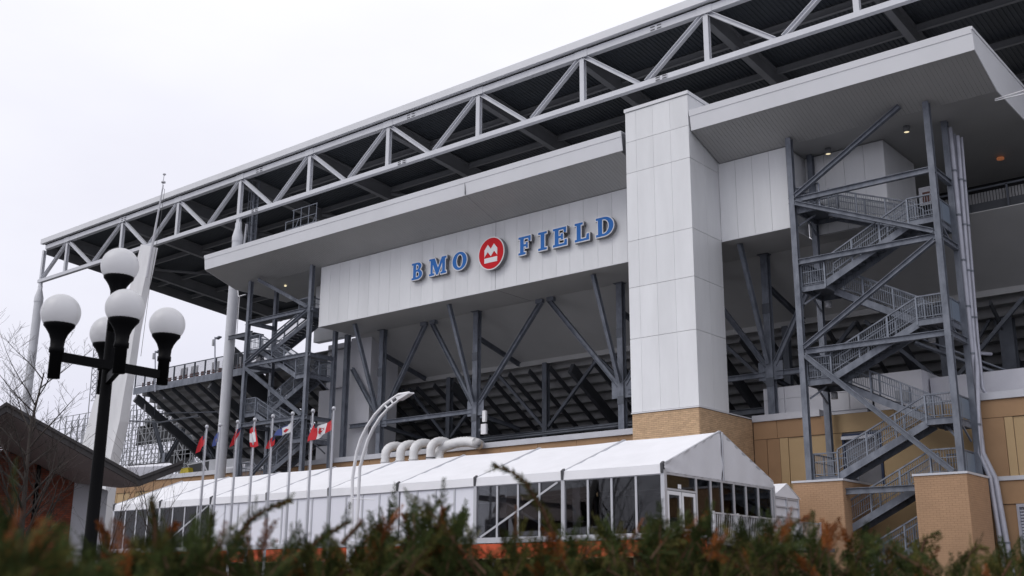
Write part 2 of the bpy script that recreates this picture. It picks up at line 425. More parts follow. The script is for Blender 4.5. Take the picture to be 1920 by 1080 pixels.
MB().box((TX1+.01,YB-.01,ZS-.03), (-24.8,YB+.056,ZS+.025)).build('drip_edge', M['fascia'], fw)
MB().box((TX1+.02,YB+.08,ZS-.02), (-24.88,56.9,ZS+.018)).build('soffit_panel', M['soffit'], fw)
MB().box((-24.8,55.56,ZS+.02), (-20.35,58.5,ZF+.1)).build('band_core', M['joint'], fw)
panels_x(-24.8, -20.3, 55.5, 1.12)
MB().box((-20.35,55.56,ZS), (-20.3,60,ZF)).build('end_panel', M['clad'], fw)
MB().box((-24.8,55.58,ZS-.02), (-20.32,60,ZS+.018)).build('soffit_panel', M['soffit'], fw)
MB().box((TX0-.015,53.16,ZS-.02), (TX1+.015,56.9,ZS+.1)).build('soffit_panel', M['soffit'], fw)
MB().box((TX0-.015,53.17,ZS+.11), (TX1+.03,56.5,ZF+.1)).build('band_core', M['clad'], fw)
# white wall behind the left stair head
MB().box((-67.6,56.6,ZS), (-63.05,57.2,ZF+.02)).build('back_wall', M['clad'], fw)
MB().box((-63.9,57.3,5), (-61.6,60.2,ZS-.05)).box((-68.6,58.3,5), (-63.95,61.0,15.2)).box((-67.4,58.0,15.2), (-63.95,58.3,18.75)).build('shaft_wall', M['plaster'], fw)
# sloping ceiling behind the columns, following the seating
for xa, xb in ((-62.9, TX0), (TX0+.02, -10)):
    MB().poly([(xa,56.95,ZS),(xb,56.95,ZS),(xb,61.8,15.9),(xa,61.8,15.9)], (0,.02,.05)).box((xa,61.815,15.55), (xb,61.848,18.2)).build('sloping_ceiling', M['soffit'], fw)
# ---- entrance canopies
ZC = 24.43
def canopy(xa, xb, backY, ends):
    c = part('canopy', st)
    # fascia with folded cap
    MB().poly([(xa,50.13,ZC),(xa,49.98,ZC+1.12),(xa,50.05,ZC+1.12),(xa,50.2,ZC)], (xb-xa,0,0)).build('fascia', M['fascia'], c)
    MB().poly([(xa-.02,49.995,ZC+.82),(xa-.02,49.95,ZC+1.16),(xa-.02,50.4,ZC+1.16),(xa-.02,50.4,ZC+1.13),(xa-.02,50.0,ZC+1.13),(xa-.02,50.03,ZC+.82)], (xb-xa+.04,0,0)).build('cap_flashing', M['fascia'], c)
    # ribbed sloping soffit
    s = .22; vv = []
    for x in np.arange(xa, xb-.001, s):
        for dx, dz in ((0,0),(s-.016,0),(s-.014,.012),(s-.002,.012)):
            if x+dx > xb: continue
            vv += [(x+dx,50.16,ZC+dz), (x+dx,53.15,ZC-1.0+dz)]
    m = len(vv)//2
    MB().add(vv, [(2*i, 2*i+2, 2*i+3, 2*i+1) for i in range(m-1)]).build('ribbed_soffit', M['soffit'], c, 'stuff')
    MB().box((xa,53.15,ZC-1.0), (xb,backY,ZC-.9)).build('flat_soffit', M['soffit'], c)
    MB().poly([(xa,50.1,ZC+1.1),(xb,50.1,ZC+1.1),(xb,backY,ZC+1.3),(xa,backY,ZC+1.3)], (0,0,.05)).build('canopy_top', M['coping'], c)
    for x, sg in ends:
        MB().poly([(x,50.12,ZC+.01),(x,49.99,ZC+1.1),(x,53.15,ZC+1.1),(x,backY,ZC+1.1),(x,backY,ZC-1.0),(x,53.15,ZC-1.0)], (sg*.05,0,0)).build('end_fascia', M['fascia'], c)
        MB().box((min(x,x+sg*.09),49.97,ZC+1.0), (max(x,x+sg*.09),backY,ZC+1.15)).build('end_cap', M['fascia'], c)
    return c
c1 = canopy(-73.6, TX0-.32, 58.5, ((-73.6,-1),))
MB().box((-45.62,50.02,ZC+.02), (-45.58,50.09,ZC+1.1)).build('fascia_joint', M['joint'], c1)
MB().poly([(-45.61,50.18,ZC-.012),(-45.61,53.14,ZC-1.0),(-45.61,53.14,ZC-.97),(-45.61,50.18,ZC+.02)], (.03,0,0)).build('soffit_joint', M['joint'], c1)
MB().box((-45.62,YB-.004,ZS+.03), (-45.59,YB+.01,ZF)).build('wall_joint', M['joint'], c1)
MB().box((-45.62,YB+.09,ZS-.03), (-45.59,56.9,ZS-.015)).build('soffit_joint', M['joint'], c1)
c2 = canopy(TX1+.08, -13.7, 66, ((-13.7,1),))
# ---- steel frame under the band: columns, struts
fr = part('steel_frame', st)
COLX = [-69.4, -59.9, -50.45, -38.35, -28.25, -17.2]
for x in COLX[1:5]:
    MB().ibeam((x,56.9,-H), (x,56.9,ZS-.03), .42, .42, .045, up=(0,1,0)).build('frame_column', M['galv'], fr)
    zn = 12.3
    MB().box((x-.75,56.83,zn-.9), (x+.75,56.86,zn+.15)).build('gusset_plate', M['galv'], fr)
    MB().box((x-.34,56.55,ZS-.07), (x+.34,57.25,ZS-.03)).build('cap_plate', M['galvdk'], fr)
    MB().box((x-.235,56.66,11.0), (x+.235,56.685,11.5)).build('splice_plate', M['galvdk'], fr)
    MB().box((x-.235,56.66,15.2), (x+.235,56.685,15.8)).build('splice_plate', M['galvdk'], fr)
    MB().ibeam((x,56.6,zn), (x-.05,54.0,ZS-.04), .24, .26, .03).build('strut', M['galv'], fr)
    MB().ibeam((x,57.0,11.55), (x,61.6,11.0), .2, .26, .03).build('floor_beam', M['galvdk'], fr)
    MB().ibeam((x,57.0,16.9), (x,61.6,15.7), .22, .3, .03).build('ceiling_beam', M['galvdk'], fr)
for a, b in ((1,2),(2,3),(3,4),(4,5)):
    xa, xb = COLX[a], COLX[b]; m = (xa+xb)/2
    if b < 5: MB().ibeam((xa+.25,56.9,12.2), (m-.35,56.9,ZS-.25), .28, .28, .03).box((m-.75,56.75,ZS-.3), (m-.2,57.05,ZS-.03)).build('strut', M['galv'], fr)
    else: MB().ibeam((xa+.25,56.9,12.2), (m-2,56.9,ZS-.8), .28, .28, .03).build('strut', M['galv'], fr)
    if b < 5: MB().ibeam((m+.35,56.9,ZS-.25), (xb-.25,56.9,12.2), .28, .28, .03).box((m+.2,56.75,ZS-.3), (m+.75,57.05,ZS-.03)).build('strut', M['galv'], fr)
MB().ibeam((COLX[1]-.25,56.9,12.2), (-63.2,56.9,16.2), .28, .28, .03).build('strut', M['galv'], fr)
for xa, xb in ((-63.4,-59.9),(-59.9,-50.45),(-38.1,-28.4),(-28.1,-24.6)):
    MB().ibeam((xa+.22,56.9,11.74), (xb-.22,56.9,11.74), .26, .3, .03).build('floor_beam', M['galv'], fr)
BACK = [-67.0,-57.6,-48.26,-39.0,-29.6,-20.2,-10.8]
for x in BACK:
    MB().ibeam((x,61.9,-H), (x,61.9,15.6), .40, .40, .045, up=(0,1,0)).build('frame_column', M['galvdk'], fr)
    MB().bar((x+.2,61.9,11.0), (x+4.4,61.9,15.2), .2).bar((x-.2,61.9,11.0), (x-4.4,61.9,15.2), .2).build('strut', M['galvdk'], fr)
for i in range(len(BACK)-1):
    MB().ibeam((BACK[i]+.22,61.9,10.6), (BACK[i+1]-.22,61.9,10.6), .26, .36, .03).build('floor_beam', M['galvdk'], fr)
for i, z in enumerate((9.9, 10.2, 9.6)):
    MB().tube([(-62,59+i*.9,z), (-40,59+i*.9,z+.15), (-33.5,60+i*.9,z)], .08, 6).build('service_pipe', M['galvdk'], fr)
for x in (-63.2,):
    MB().ibeam((x,56.3,5), (x,56.3,ZS-.03), .36, .36, .04, up=(0,1,0)).build('frame_column', M['galv'], fr)
# ---- seating bowl seen from below
sb = part('seating_bowl', st)
def sz(y, up=0): return 17.55-.60*(y-56.0)+up
XL, XM, XR, UP = -91.8, -77.0, 6.0, 1.75
for sec in (0, 1):
    y = 56.0 if sec == 0 else 57.7
    while y < 82:
        z = sz(y, UP*sec)
        xa, xb = ((XL, XM) if sec == 0 else (XM+.02, XR if y > 61.84 else -63.9))
        MB().box((xa,y,z-.06), (xb,y+.86,z)).box((xa,y+.80,z-.50), (xb,y+.86,z-.06)).build('step_plate', M['riser'], sb)
        y += .83
xr = XL+.15
while xr < XR:
    sec = int(xr > XM); ya = (61.95 if xr > -63.9 else 57.8) if sec else 56.1; u = UP*sec
    big = (round((xr-XL)/1.9) % 6 == 0)
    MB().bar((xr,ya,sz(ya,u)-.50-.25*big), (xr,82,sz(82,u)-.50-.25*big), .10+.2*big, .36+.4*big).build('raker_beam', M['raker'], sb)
    xr += 1.9
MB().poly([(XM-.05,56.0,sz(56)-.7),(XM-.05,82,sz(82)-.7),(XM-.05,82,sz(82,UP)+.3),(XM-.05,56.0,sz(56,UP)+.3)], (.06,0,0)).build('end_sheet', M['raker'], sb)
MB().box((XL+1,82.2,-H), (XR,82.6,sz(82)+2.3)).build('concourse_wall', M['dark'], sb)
MB().box((XL+1,57.5,8.2), (XR,80,8.6)).build('concourse_slab', M['floor'], sb)
# outer edge, guard fence of the left part
MB().box((XM,55.98,17.3), (-70.9,57.7,17.5)).box((XL,55.86,17.0), (-70.0,55.98,17.6)).build('edge_channel', M['galv'], sb)
fz = lambda x: 17.62
fx = np.linspace(XL+.1, -70.2, 15)
for i in range(len(fx)-1):
    a, b = fx[i], fx[i+1]
    fb = MB().bar((a,55.92,17.6), (a,55.92,18.95), .09).bar((a,55.92,18.92), (b,55.92,18.92), .07).bar((a,55.92,17.75), (b,55.92,17.75), .05)
    for t in np.linspace(a, b, 12)[1:-1]: fb.bar((t,55.92,17.75), (t,55.92,18.9), .022)
    fb.build('guard_panel', M['galvdk'], sb)
    if i in (4,5,7,8,9,11): MB().box((a+.25,56.4,17.8), (b-.25,56.45,18.75)).build('wind_screen', M['plaster'], sb)
for x in np.linspace(XL+1.2, -70, 26):
    MB().box((x-.22,56.15,17.62), (x+.22,56.6,17.7)).box((x-.22,56.1,17.62), (x+.22,56.16,18.02)).build('seat', M['seat'], sb)
# legs of the left part
for (bx, by), (cx, cy), (dx, dy) in (((309,867),(288,790),(358,782)), ((404,862),(359,782),(330,800))):
    P, Q, R = aY(bx,by,63), aY(cx,cy,63), aY(dx,dy,63)
    MB().ibeam(P, Q, .3, .3, .04).build('stand_leg', M['galvdk'], sb)
    MB().ibeam(P, R, .32, .32, .04).build('stand_leg', M['galvdk'], sb)
P = aY(309,868,63); MB().ibeam(P, (P[0],63,sz(63)-.7), .4, .4, .04, up=(0,1,0)).build('stand_leg', M['galv'], sb)
for (x_, y_) in ((-88,-H),(-77,-H)): MB().ibeam((x_,63,-H), (x_,63,sz(63)-.8), .4, .4, .04, up=(0,1,0)).build('stand_leg', M['galvdk'], sb)
# hung pipe frame and white speaker boxes at the left end
for q in ((222,760,790),(256,772,792),(290,740,778)):
    A, B_ = aY(q[0],q[1]-40,58), aY(q[0],q[2],58); MB().tube([A,B_], .05, 6).build('hung_pipe', M['galvdk'], sb)
MB().tube([aY(222,788,58), aY(300,792,58), aY(372,780,58)], .08, 6).tube([aY(300,775,58), aY(420,772,58)], .06, 6).build('hung_pipe', M['galvdk'], sb)
for q in ((238,745,775,4),(271,740,770,2.5),(308,732,748,2.5),(334,724,740,3)):
    A, B_ = aY(q[0],q[1],57), aY(q[0],q[2],57); MB().bar(A, B_, .05*q[3], .12, up=(0,1,0)).build('speaker_box', M['plaster'], sb)
# ---- base wall: tan precast with ochre fields and a pale coping
bw = part('base_wall', st)
MB().box((-100,YW+.12,-H), (TX0,YW+1.5,8.95)).box((TX1,YW+.12,-H), (4,YW+1.5,8.95)).build('wall_core', M['joint'], bw)
def coping(xa, xb): MB().box((xa,YW-.12,8.93), (xb,YW+1.6,9.28)).build('coping', M['coping'], bw)
coping(-100, TX0); coping(TX1, -25.0); coping(-17.2, 4)
def wp(xa, xb, za, zb, m='tan', dy=0., nm='wall_panel'):
    return MB().box((xa+.012,YW+dy,za+.012), (xb-.012,YW+.12,zb-.012)).build(nm, M[m], bw)
x = -100
while x < TX0-.1:
    e = min(x+3.1, TX0); wp(x, e, 8.05, 8.93)
    wp(x, x+.8, -H, 8.05); wp(x+.8, x+1.0, -H, 8.05, 'ochre', .03)
    if e-x > 1.2: wp(x+1.0, e, -H, 8.05, 'ochre', .07)
    x = e
# right of the tower, piece by piece as the photograph shows it
for xa, xb in ((TX1,-27.55),(-27.55,-24.5),(-24.5,-21.0),(-21.0,-16.9)): wp(xa, xb, 7.95, 8.93, 'tan' if xa < -25 else 'ochre')
for xa, xb, m, d in ((TX1,-28.2,'tan',.0),(-28.2,-27.45,'tan',.03),(-27.45,-26.95,'ochre',.02),(-26.95,-24.4,'ochre',.07),(-24.4,-23.9,'ochre',.03)): wp(xa, xb, -H, 7.95, m, d)
wp(-21.8, -16.9, -H, 7.95, 'ochre', .05)
for xa, xb in ((-16.9,-13.0),(-13.0,-9),(-9,-5),(-5,0)): wp(xa, xb, 8.05, 8.93)
for xa, xb, m, d in ((-16.9,-15.75,'tan',0),(-15.75,-15.35,'ochre',.02),(-15.35,-9.0,'ochre',.07),(-9,-8,'tan',0),(-8,0,'ochre',.07)): wp(xa, xb, 5.25, 8.05, m, d)
MB().box((-17.0,YW-.1,5.05), (0,YW+.1,5.25)).build('ledge', M['coping'], bw)
wp(-16.9, -9, 3.95, 5.05, 'tan', -.02); wp(-9, 0, 3.95, 5.05, 'tan', -.02)
wp(-16.9, -15.62, -H, 3.95, 'tan', .04); wp(-13.0, 0, -H, 3.95, 'tan', .04)
# louvre
lv = MB()
for z in np.arange(1.5, 3.78, .14): lv.poly([(-15.5,YW+.05,z),(-15.5,YW+.12,z+.1),(-15.5,YW+.13,z+.09),(-15.5,YW+.06,z-.01)], (2.4,0,0))
lo = MB().box((-15.62,YW-.01,-H), (-15.5,YW+.12,3.95)).box((-13.1,YW-.01,-H), (-13.0,YW+.12,3.95)).box((-15.5,YW-.01,3.8), (-13.1,YW+.12,3.95)).box((-15.5,YW,2.3), (-13.1,YW+.1,2.4)).box((-15.5,YW+.02,-H), (-13.1,YW+.1,1.4)).build('louvre', M['pipe'], bw)
lv.build('louvre_slats', M['pipe'], lo, 'stuff')
# doorway behind the right stair
dr = MB().box((-23.9,YW-.02,5.2), (-23.78,YW+.15,7.85)).box((-21.92,YW-.02,5.2), (-21.8,YW+.15,7.85)).box((-23.78,YW-.02,7.7), (-21.92,YW+.15,7.85)).build('door_frame', M['bluedoor'], bw)
MB().box((-23.78,YW+.16,5.2), (-21.92,YW+.2,7.7)).build('door_leaf', M['dark'], dr)
MB().box((-23.85,YW-.25,7.55), (-22.1,YW-.03,7.72)).build('roller_housing', M['coping'], dr)
MB().box((-23.9,YW+.05,-H), (-21.8,YW+.11,5.2)).build('wall_panel', M['ochre'], bw)
# membrane-clad upstand behind the parapet, right side
MB().box((TX1+.02,57.2,8.9), (-23.0,57.5,11.0)).build('upstand_wall', M['plaster'], bw)
for xx in np.arange(TX1+.1, -23.2, 1.25): MB().box((xx,57.15,9.35), (xx+1.2,57.2,10.3)).box((xx,57.14,10.32), (xx+1.2,57.2,10.95)).build('upstand_panel', M['plaster'], bw)
MB().box((-22.6,57.3,8.9), (-20.0,60.5,11.1)).build('membrane_box', M['membrane'], bw)
MB().box((-19.9,58.2,8.9), (6,58.6,10.75)).build('membrane_upstand', M['membrane'], bw)
MB().box((-21.4,57.18,9.5), (-20.6,57.31,10.1)).box((-21.3,57.16,9.55), (-20.7,57.2,10.0)).build('vent_hood', M['hvac'], bw)
# deep right-hand concourse: beams, far column, guard fence
rc = part('right_concourse', st)
A = aY(1835,430,60); MB().ibeam((-20.2,60,A[2]), (4,60,A[2]), .4, .9, .05).build('floor_beam', M['galvdk'], rc)
P = aY(1882,560,64); MB().ibeam((P[0],64,-H), (P[0],64,P[2]+1.5), .75, .6, .06, up=(0,1,0)).build('frame_column', M['galvdk'], rc)
MB().bar(aY(1826,500,64), aY(1880,640,64), .15).bar(aY(1832,640,63.8), aY(1878,560,63.8), .15).build('strut', M['galvdk'], rc)
zt = aY(1880,345,60)[2]
gf = MB().bar((-20,60,zt), (2,60,zt), .09).bar((-20,60,zt-2.05), (2,60,zt-2.05), .07)
for xx in np.arange(-19.6, 2, 2.05): gf.bar((xx,60,zt-3.1), (xx,60,zt), .09)
for xx in np.arange(-19.6, 0, 4.1): gf.bar((xx,60.05,zt-2.2), (xx+2.05,60.05,zt-3.1), .07).bar((xx,60.09,zt-3.1), (xx+2.05,60.09,zt-2.2), .07)
gf.build('guard_fence', M['galvdk'], rc)
MB().box((-20,60.15,zt-2.0), (2,60.18,zt-.75)).build('fence_mesh', M['raker'], rc)
vs = MB()
for xx in np.arange(-19.5, 1.5, .16): vs.box((xx,60.3,zt-.72), (xx+.12,60.33,zt-.12))
vs.build('pale_slats', M['riser'], rc, 'stuff')
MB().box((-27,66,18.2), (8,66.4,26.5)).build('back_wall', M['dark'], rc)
MB().bar((-20.3,57.6,12.6), (-14.5,60.5,9.6), .45, .12).tube([(-20.2,57.5,12.9), (-14.4,60.4,9.9)], .06, 6).build('cable_tray', M['galv'], rc)

# ================================================================== STAIR TOWERS
def lerp(a, b, t): return a+(b-a)*t
def stair_tower(name, label, xl, xr, yf, yb, flights, landings, beams, diags, colz, ztop_back, solid_end):
    t = thing(name, label, 'staircase', ((xl+xr)/2, (yf+yb)/2, colz))
    for x in (xl, xr):
        MB().ibeam((x,yf,colz), (x,yf,ZC-.85 - .333*(yf-52.7)), .30, .30, .035, up=(0,1,0)).build('column', M['galv'], t)
        MB().ibeam((x,yb,colz-3), (x,yb,ztop_back), .30, .30, .035, up=(0,1,0)).build('column', M['galv'], t)
    for A, B in beams: MB().ibeam(A, B, .22, .30, .03).build('beam', M['galv'], t)
    for A, B in diags: MB().ibeam(A, B, .24, .24, .03).build('brace', M['galv'], t)
    w = xr-xl; LW = 1.45
    def bal(mb, A, B, h):
        n = max(2, int(np.linalg.norm(np.array(B)-np.array(A))/.125))
        for k in range(1, n):
            p = np.array(A)+(np.array(B)-np.array(A))*k/n
            mb.box((p[0]-.009,p[1]-.009,p[2]+.12), (p[0]+.009,p[1]+.009,p[2]+h))
    def railrun(A, B, posts=2, h=1.12, sheet=False):
        A = np.array(A, float); B = np.array(B, float); z = np.array((0, 0, 1.))
        r = MB().bar(A+z*h, B+z*h, .09, .07).build('rail', M['galv'], t)
        MB().bar(A+z*.1, B+z*.1, .04).build('bottom_rail', M['galv'], r)
        MB().tube([A+z*.72+(B-A)*.03, B+z*.72-(B-A)*.03], .022, 6).build('handrail', M['rail'], r)
        for k in range(posts+1):
            p = A+(B-A)*k/posts
            MB().bar(p-z*.25, p+z*(h-.035), .075, up=(0,1,0)).build('post', M['rail'], r)
        if sheet:
            MB().poly([A+z*.12, B+z*.12, B+z*(h-.06), A+z*(h-.06)], np.cross(B-A, z)/np.linalg.norm(B-A)*.02).build('sheet_panel', M['sheet'], t)
        else:
            m = MB(); bal(m, A, B, h-.03); m.build('balusters', M['rail'], r, 'stuff')
    lanes = {'f': (yf+.18, yf+1.32), 'b': (yb-1.32, yb-.18)}
    for side, z in landings:                      # z: walking level
        xa, xb = (xl+.18, xl+LW) if side == 'L' else (xr-LW, xr-.18)
        pl = MB().box((xa,yf+.16,z-.06), (xb,yb-.1,z)).build('landing', M['galvdk'], t)
        MB().ibeam((xa,yf+.12,z-.16), (xb,yf+.12,z-.16), .10, .32, .02).build('landing_channel', M['galv'], pl)
        MB().ibeam((xa,yb-.08,z-.16), (xb,yb-.08,z-.16), .10, .32, .02).build('landing_channel', M['galv'], pl)
        xe = xa if side == 'L' else xb
        MB().ibeam((xe,yf+.1,z-.16), (xe,yb-.1,z-.16), .10, .32, .02).build('landing_channel', M['galv'], pl)
        xi = xa if side == 'R' else xb
        MB().ibeam((xi,yf+.2,z-.14), (xi,yb-.2,z-.14), .10, .26, .02).build('landing_channel', M['galv'], pl)
        railrun((xa,yf+.12,z), (xb,yf+.12,z), 1)
        railrun((xa,yb-.08,z), (xb,yb-.08,z), 1)
        railrun((xe,yf+.15,z), (xe,yb-.12,z), 2, sheet=(side == solid_end))
        for sy in (yf+.2,):
            MB().bar((xe,yf+.2,z-.95), (lerp(xa,xb,.5),yf+.9,z-.3), .09).bar((xe,yb-.3,z-.95), (xe,yf+1.2,z-.3), .08).build('knee_brace', M['galv'], t)
    proto = None
    for lane, dirn, z0, z1 in flights:            # rises from z0 to z1 towards 'R' or 'L'
        y0, y1 = lanes[lane]
        xa, xb = (xl+LW, xr-LW) if dirn == 'R' else (xr-LW, xl+LW)
        n = 13; dx = (xb-xa)/n; dz = (z1-z0)/(n+1)
        if proto is None or proto[1] != round(dx, 4):
            s = 1 if dx > 0 else -1
            m = MB().box((0,0,-.03), (abs(dx)+.03,y1-y0-.1,0)).box((0,0,-.03-.0), (.02,y1-y0-.1,-dz+.05))
            me0 = {}
        for sy in (y0, y1):
            A = np.array((xa-.0*dx, sy, z0-.16+dz*.6)); B = np.array((xb, sy, z1-.16-dz*.4))
            MB().bar(A, B, .08, .34).build('stringer', M['galv'], t)
            railrun(A+(0,0,.28), B+(0,0,.28), 3, 1.05)
        for k in range(n):
            z = z0+dz*(k+1); x = xa+dx*k
            key = (round(dx, 4), round(y1-y0, 4))
            if key not in me0:
                c = MB().box((min(0,dx)-.02,-.0,-.04), (max(0,dx)+.02,y1-y0-.1,0)).box((min(0, .015*np.sign(dx)),0,-dz+.01), (max(0, .015*np.sign(dx)),y1-y0-.1,-.04))
                me0[key] = c.mesh('tread', M['galvdk'], (0, 0, H))
            o = bpy.data.objects.new('tread', me0[key]); C.objects.link(o); o.parent = t
            o.location = Vector((x, y0+.05, z+H))-Vector(root_loc(t))
    return t
RX0, RX1, RYF, RYB = -24.35, -16.92, 52.65, 55.25
ft = lambda x, y: aY(x, y, RYF)
def fb_(xa, xb, z): return ((xa+.16,RYF-.02,z), (xb-.16,RYF-.02,z))
rbz = [aY(1472,380,RYF)[2], aY(1482,495,RYF)[2], aY(1492,662,RYF)[2], ]
beams = [fb_(RX0-.35, RX1+.3, z) for z in rbz]+[((RX0+1.8,RYF-.3,4.62), (RX1-1.9,RYF-.3,4.62))]
beams += [((RX1,RYF+.16,z), (RX1,RYB-.16,z)) for z in rbz]+[((RX0,RYF+.16,z), (RX0,RYB-.16,z)) for z in rbz]
diags = [((RX0+.2,RYF-.1,rbz[0]+.2), (-18.15,RYF-.3,ZC-.8)), ((RX0+.2,RYF-.16,rbz[0]-.2), (RX1-.2,RYF-.16,rbz[1]+.25)),
         ((RX1-.2,RYF-.16,rbz[1]-.2), (RX0+.2,RYF-.16,rbz[2]+.2)), ((RX0+.2,RYF-.16,rbz[2]-.2), (RX1-.35,RYF-.16,5.3))]
stair_tower('steel_staircase', 'galvanised steel staircase zigzagging up at the right, standing on two tan brick posts', RX0, RX1, RYF, RYB,
    [('f','R',.1,2.7),('f','R',2.7,5.25),('f','R',5.45,7.85),('b','L',7.85,10.35),('f','R',10.35,12.65),('b','L',12.65,15.3),('f','R',15.3,17.7),('b','L',17.7,19.6)],
    [('R',2.7),('L',2.7),('R',5.25),('L',5.45),('R',7.85),('L',10.35),('R',12.65),('L',15.3),('R',17.7),('L',19.6)],
    beams, diags, 5.2, ZC-1.0, 'R')
LX0, LX1, LYF, LYB = -70.95, -63.5, 52.7, 55.3
lz = [aY(525,592,LYF)[2], aY(518,675,LYF)[2], aY(512,790,LYF)[2]]
beams = [((LX0-.3,LYF-.02,z), (LX1+.3,LYF-.02,z)) for z in lz]+[((LX1,LYF+.16,z), (LX1,LYB-.16,z)) for z in lz]+[((LX0,LYF+.16,z), (LX0,LYB-.16,z)) for z in lz]
diags = [(aY(484,524,LYF-.3), (LX1-.2,LYF-.16,lz[0]+.2)), ((LX1-.2,LYF-.16,lz[0]-.15), (LX0+.2,LYF-.16,lz[1]+.2)),
         ((LX0+.2,LYF-.16,lz[1]-.2), (LX1-.2,LYF-.16,lz[2]+.2)), ((LX1-.2,LYF-.16,lz[2]-.2), (LX0+.2,LYF-.16,lz[2]-5.0))]
stair_tower('steel_staircase', 'galvanised steel staircase at the left end of the facade, behind the flags', LX0, LX1, LYF, LYB,
    [('f','L',5.6,8.0),('b','R',8.0,10.5),('f','L',10.5,12.95),('b','R',12.95,15.3),('f','L',15.3,17.95),('b','R',17.95,20.0)],
    [('L',8.0),('R',10.5),('L',12.95),('R',15.3),('L',17.95),('R',20.0)], beams, diags, -H, ZC-1.0, None)
# brick posts under the right stair
def bpost(label, xa, xb, ya, yb, zt):
    t = thing('brick_post', label, 'brick post', ((xa+xb)/2, (ya+yb)/2, -H), 'brick posts under the right staircase')
    MB().box((xa,ya,-H), (xb,yb,zt-.1)).build('core', M['pmortar'], t)
    MB().box((xa-.06,ya-.06,zt-.1), (xb+.06,yb+.06,zt)).build('cap', M['coping'], t)
    b = MB(); brick_face(b, (xa,ya,0), (1,0,0), (0,-1,0), xb-xa, -H, zt-.1, .3, .1, .01, .008); brick_face(b, (xb,ya,0), (0,1,0), (1,0,0), yb-ya, -H, zt-.1, .3, .1, .01, .008)
    b.build('brickwork', M['pbrick'], t, 'stuff')
bpost('narrow tan painted brick post beside the tent gable, under the right staircase', -24.97, -22.4, 52.0, 55.3, 5.22)
bpost('wide tan painted brick post by the grey downpipes, under the right staircase', -18.93, -16.53, 52.0, 55.0, 5.22)

# ================================================================== SIGN
def arc(cx, cy, rx, ry, a0, a1, n=12): return [(cx+rx*math.cos(math.radians(a0+(a1-a0)*i/n)), cy+ry*math.sin(math.radians(a0+(a1-a0)*i/n))) for i in range(n+1)]
GL = {
 'B': (.74, [[(0,0),(.42,0)]+arc(.42,.28,.32,.28,-90,62,10)+arc(.40,.77,.28,.23,-40,90,10)+[(0,1),(0,.88),(.10,.88),(.10,.12),(0,.12)],
       [(.30,.13),(.30,.46),(.38,.46)]+arc(.38,.295,.14,.165,90,-90,8), [(.30,.57),(.30,.88),(.36,.88)]+arc(.36,.725,.12,.155,90,-90,8)]),
 'M': (1.18, [[(0,0),(.36,0),(.36,.12),(.25,.12),(.25,.66),(.50,0),(.62,0),(.90,.68),(.90,.12),(.80,.12),(.80,0),(1.18,0),(1.18,.12),(1.09,.12),(1.09,.88),(1.18,.88),(1.18,1),(.86,1),(.61,.40),(.37,1),(0,1),(0,.88),(.10,.88),(.10,.12),(0,.12)]]),
 'O': (.86, [arc(.43,.5,.43,.52,0,360,40)[:-1], arc(.43,.5,.20,.39,0,360,32)[:-1]]),
 'F': (.72, [[(0,0),(.42,0),(.42,.12),(.31,.12),(.31,.44),(.44,.44),(.44,.34),(.55,.34),(.55,.66),(.44,.66),(.44,.56),(.31,.56),(.31,.88),(.58,.88),(.60,.70),(.72,.70),(.72,1),(0,1),(0,.88),(.10,.88),(.10,.12),(0,.12)]]),
 'I': (.44, [[(0,0),(.44,0),(.44,.12),(.32,.12),(.32,.88),(.44,.88),(.44,1),(0,1),(0,.88),(.12,.88),(.12,.12),(0,.12)]]),
 'E': (.76, [[(0,0),(.76,0),(.76,.32),(.64,.32),(.61,.12),(.31,.12),(.31,.44),(.44,.44),(.44,.34),(.55,.34),(.55,.66),(.44,.66),(.44,.56),(.31,.56),(.31,.88),(.58,.88),(.60,.70),(.72,.70),(.72,1),(0,1),(0,.88),(.10,.88),(.10,.12),(0,.12)]]),
 'L': (.74, [[(0,0),(.74,0),(.74,.34),(.62,.34),(.59,.12),(.31,.12),(.31,.88),(.42,.88),(.42,1),(0,1),(0,.88),(.10,.88),(.10,.12),(0,.12)]]),
 'D': (.88, [[(0,0),(.40,0)]+arc(.40,.5,.48,.5,-90,90,20)+[(0,1),(0,.88),(.10,.88),(.10,.12),(0,.12)], [(.31,.12),(.31,.88),(.38,.88)]+arc(.38,.5,.27,.38,90,-90,14)]),
}
dg = None
def curve_mesh(loops, ext, offset, sx, sy, mats, name):
    cu = bpy.data.curves.new(name, 'CURVE'); cu.dimensions = '2D'; cu.fill_mode = 'BOTH'; cu.extrude = ext; cu.offset = offset
    for lp in loops:
        sp = cu.splines.new('POLY'); sp.points.add(len(lp)-1); sp.use_cyclic_u = True
        for q, (a, b) in zip(sp.points, lp): q.co = (a*sx, b*sy, 0, 1)
    o = bpy.data.objects.new('outline', cu); C.objects.link(o)
    bpy.context.view_layer.update()
    me = bpy.data.meshes.new_from_object(o.evaluated_get(bpy.context.evaluated_depsgraph_get()))
    bpy.data.objects.remove(o); bpy.data.curves.remove(cu)
    me.name = name; me.materials.clear()
    for m in mats: me.materials.append(m)
    return me
ROTX = Matrix.Rotation(math.pi/2, 4, 'X')
def put(me, name, x, y, z, parent):
    o = bpy.data.objects.new(name, me); C.objects.link(o); o.parent = parent
    if parent.type == 'MESH':                    # piece on a letter or disc, whose own axes are already turned
        o.location = (x-parent['px'], z-parent['pz'], -(y-parent['py']))
    else:
        o.matrix_local = Matrix.Translation(Vector((x, y, z+H))-Vector(root_loc(parent))) @ ROTX
        o['px'], o['py'], o['pz'] = x, y, z
    return o
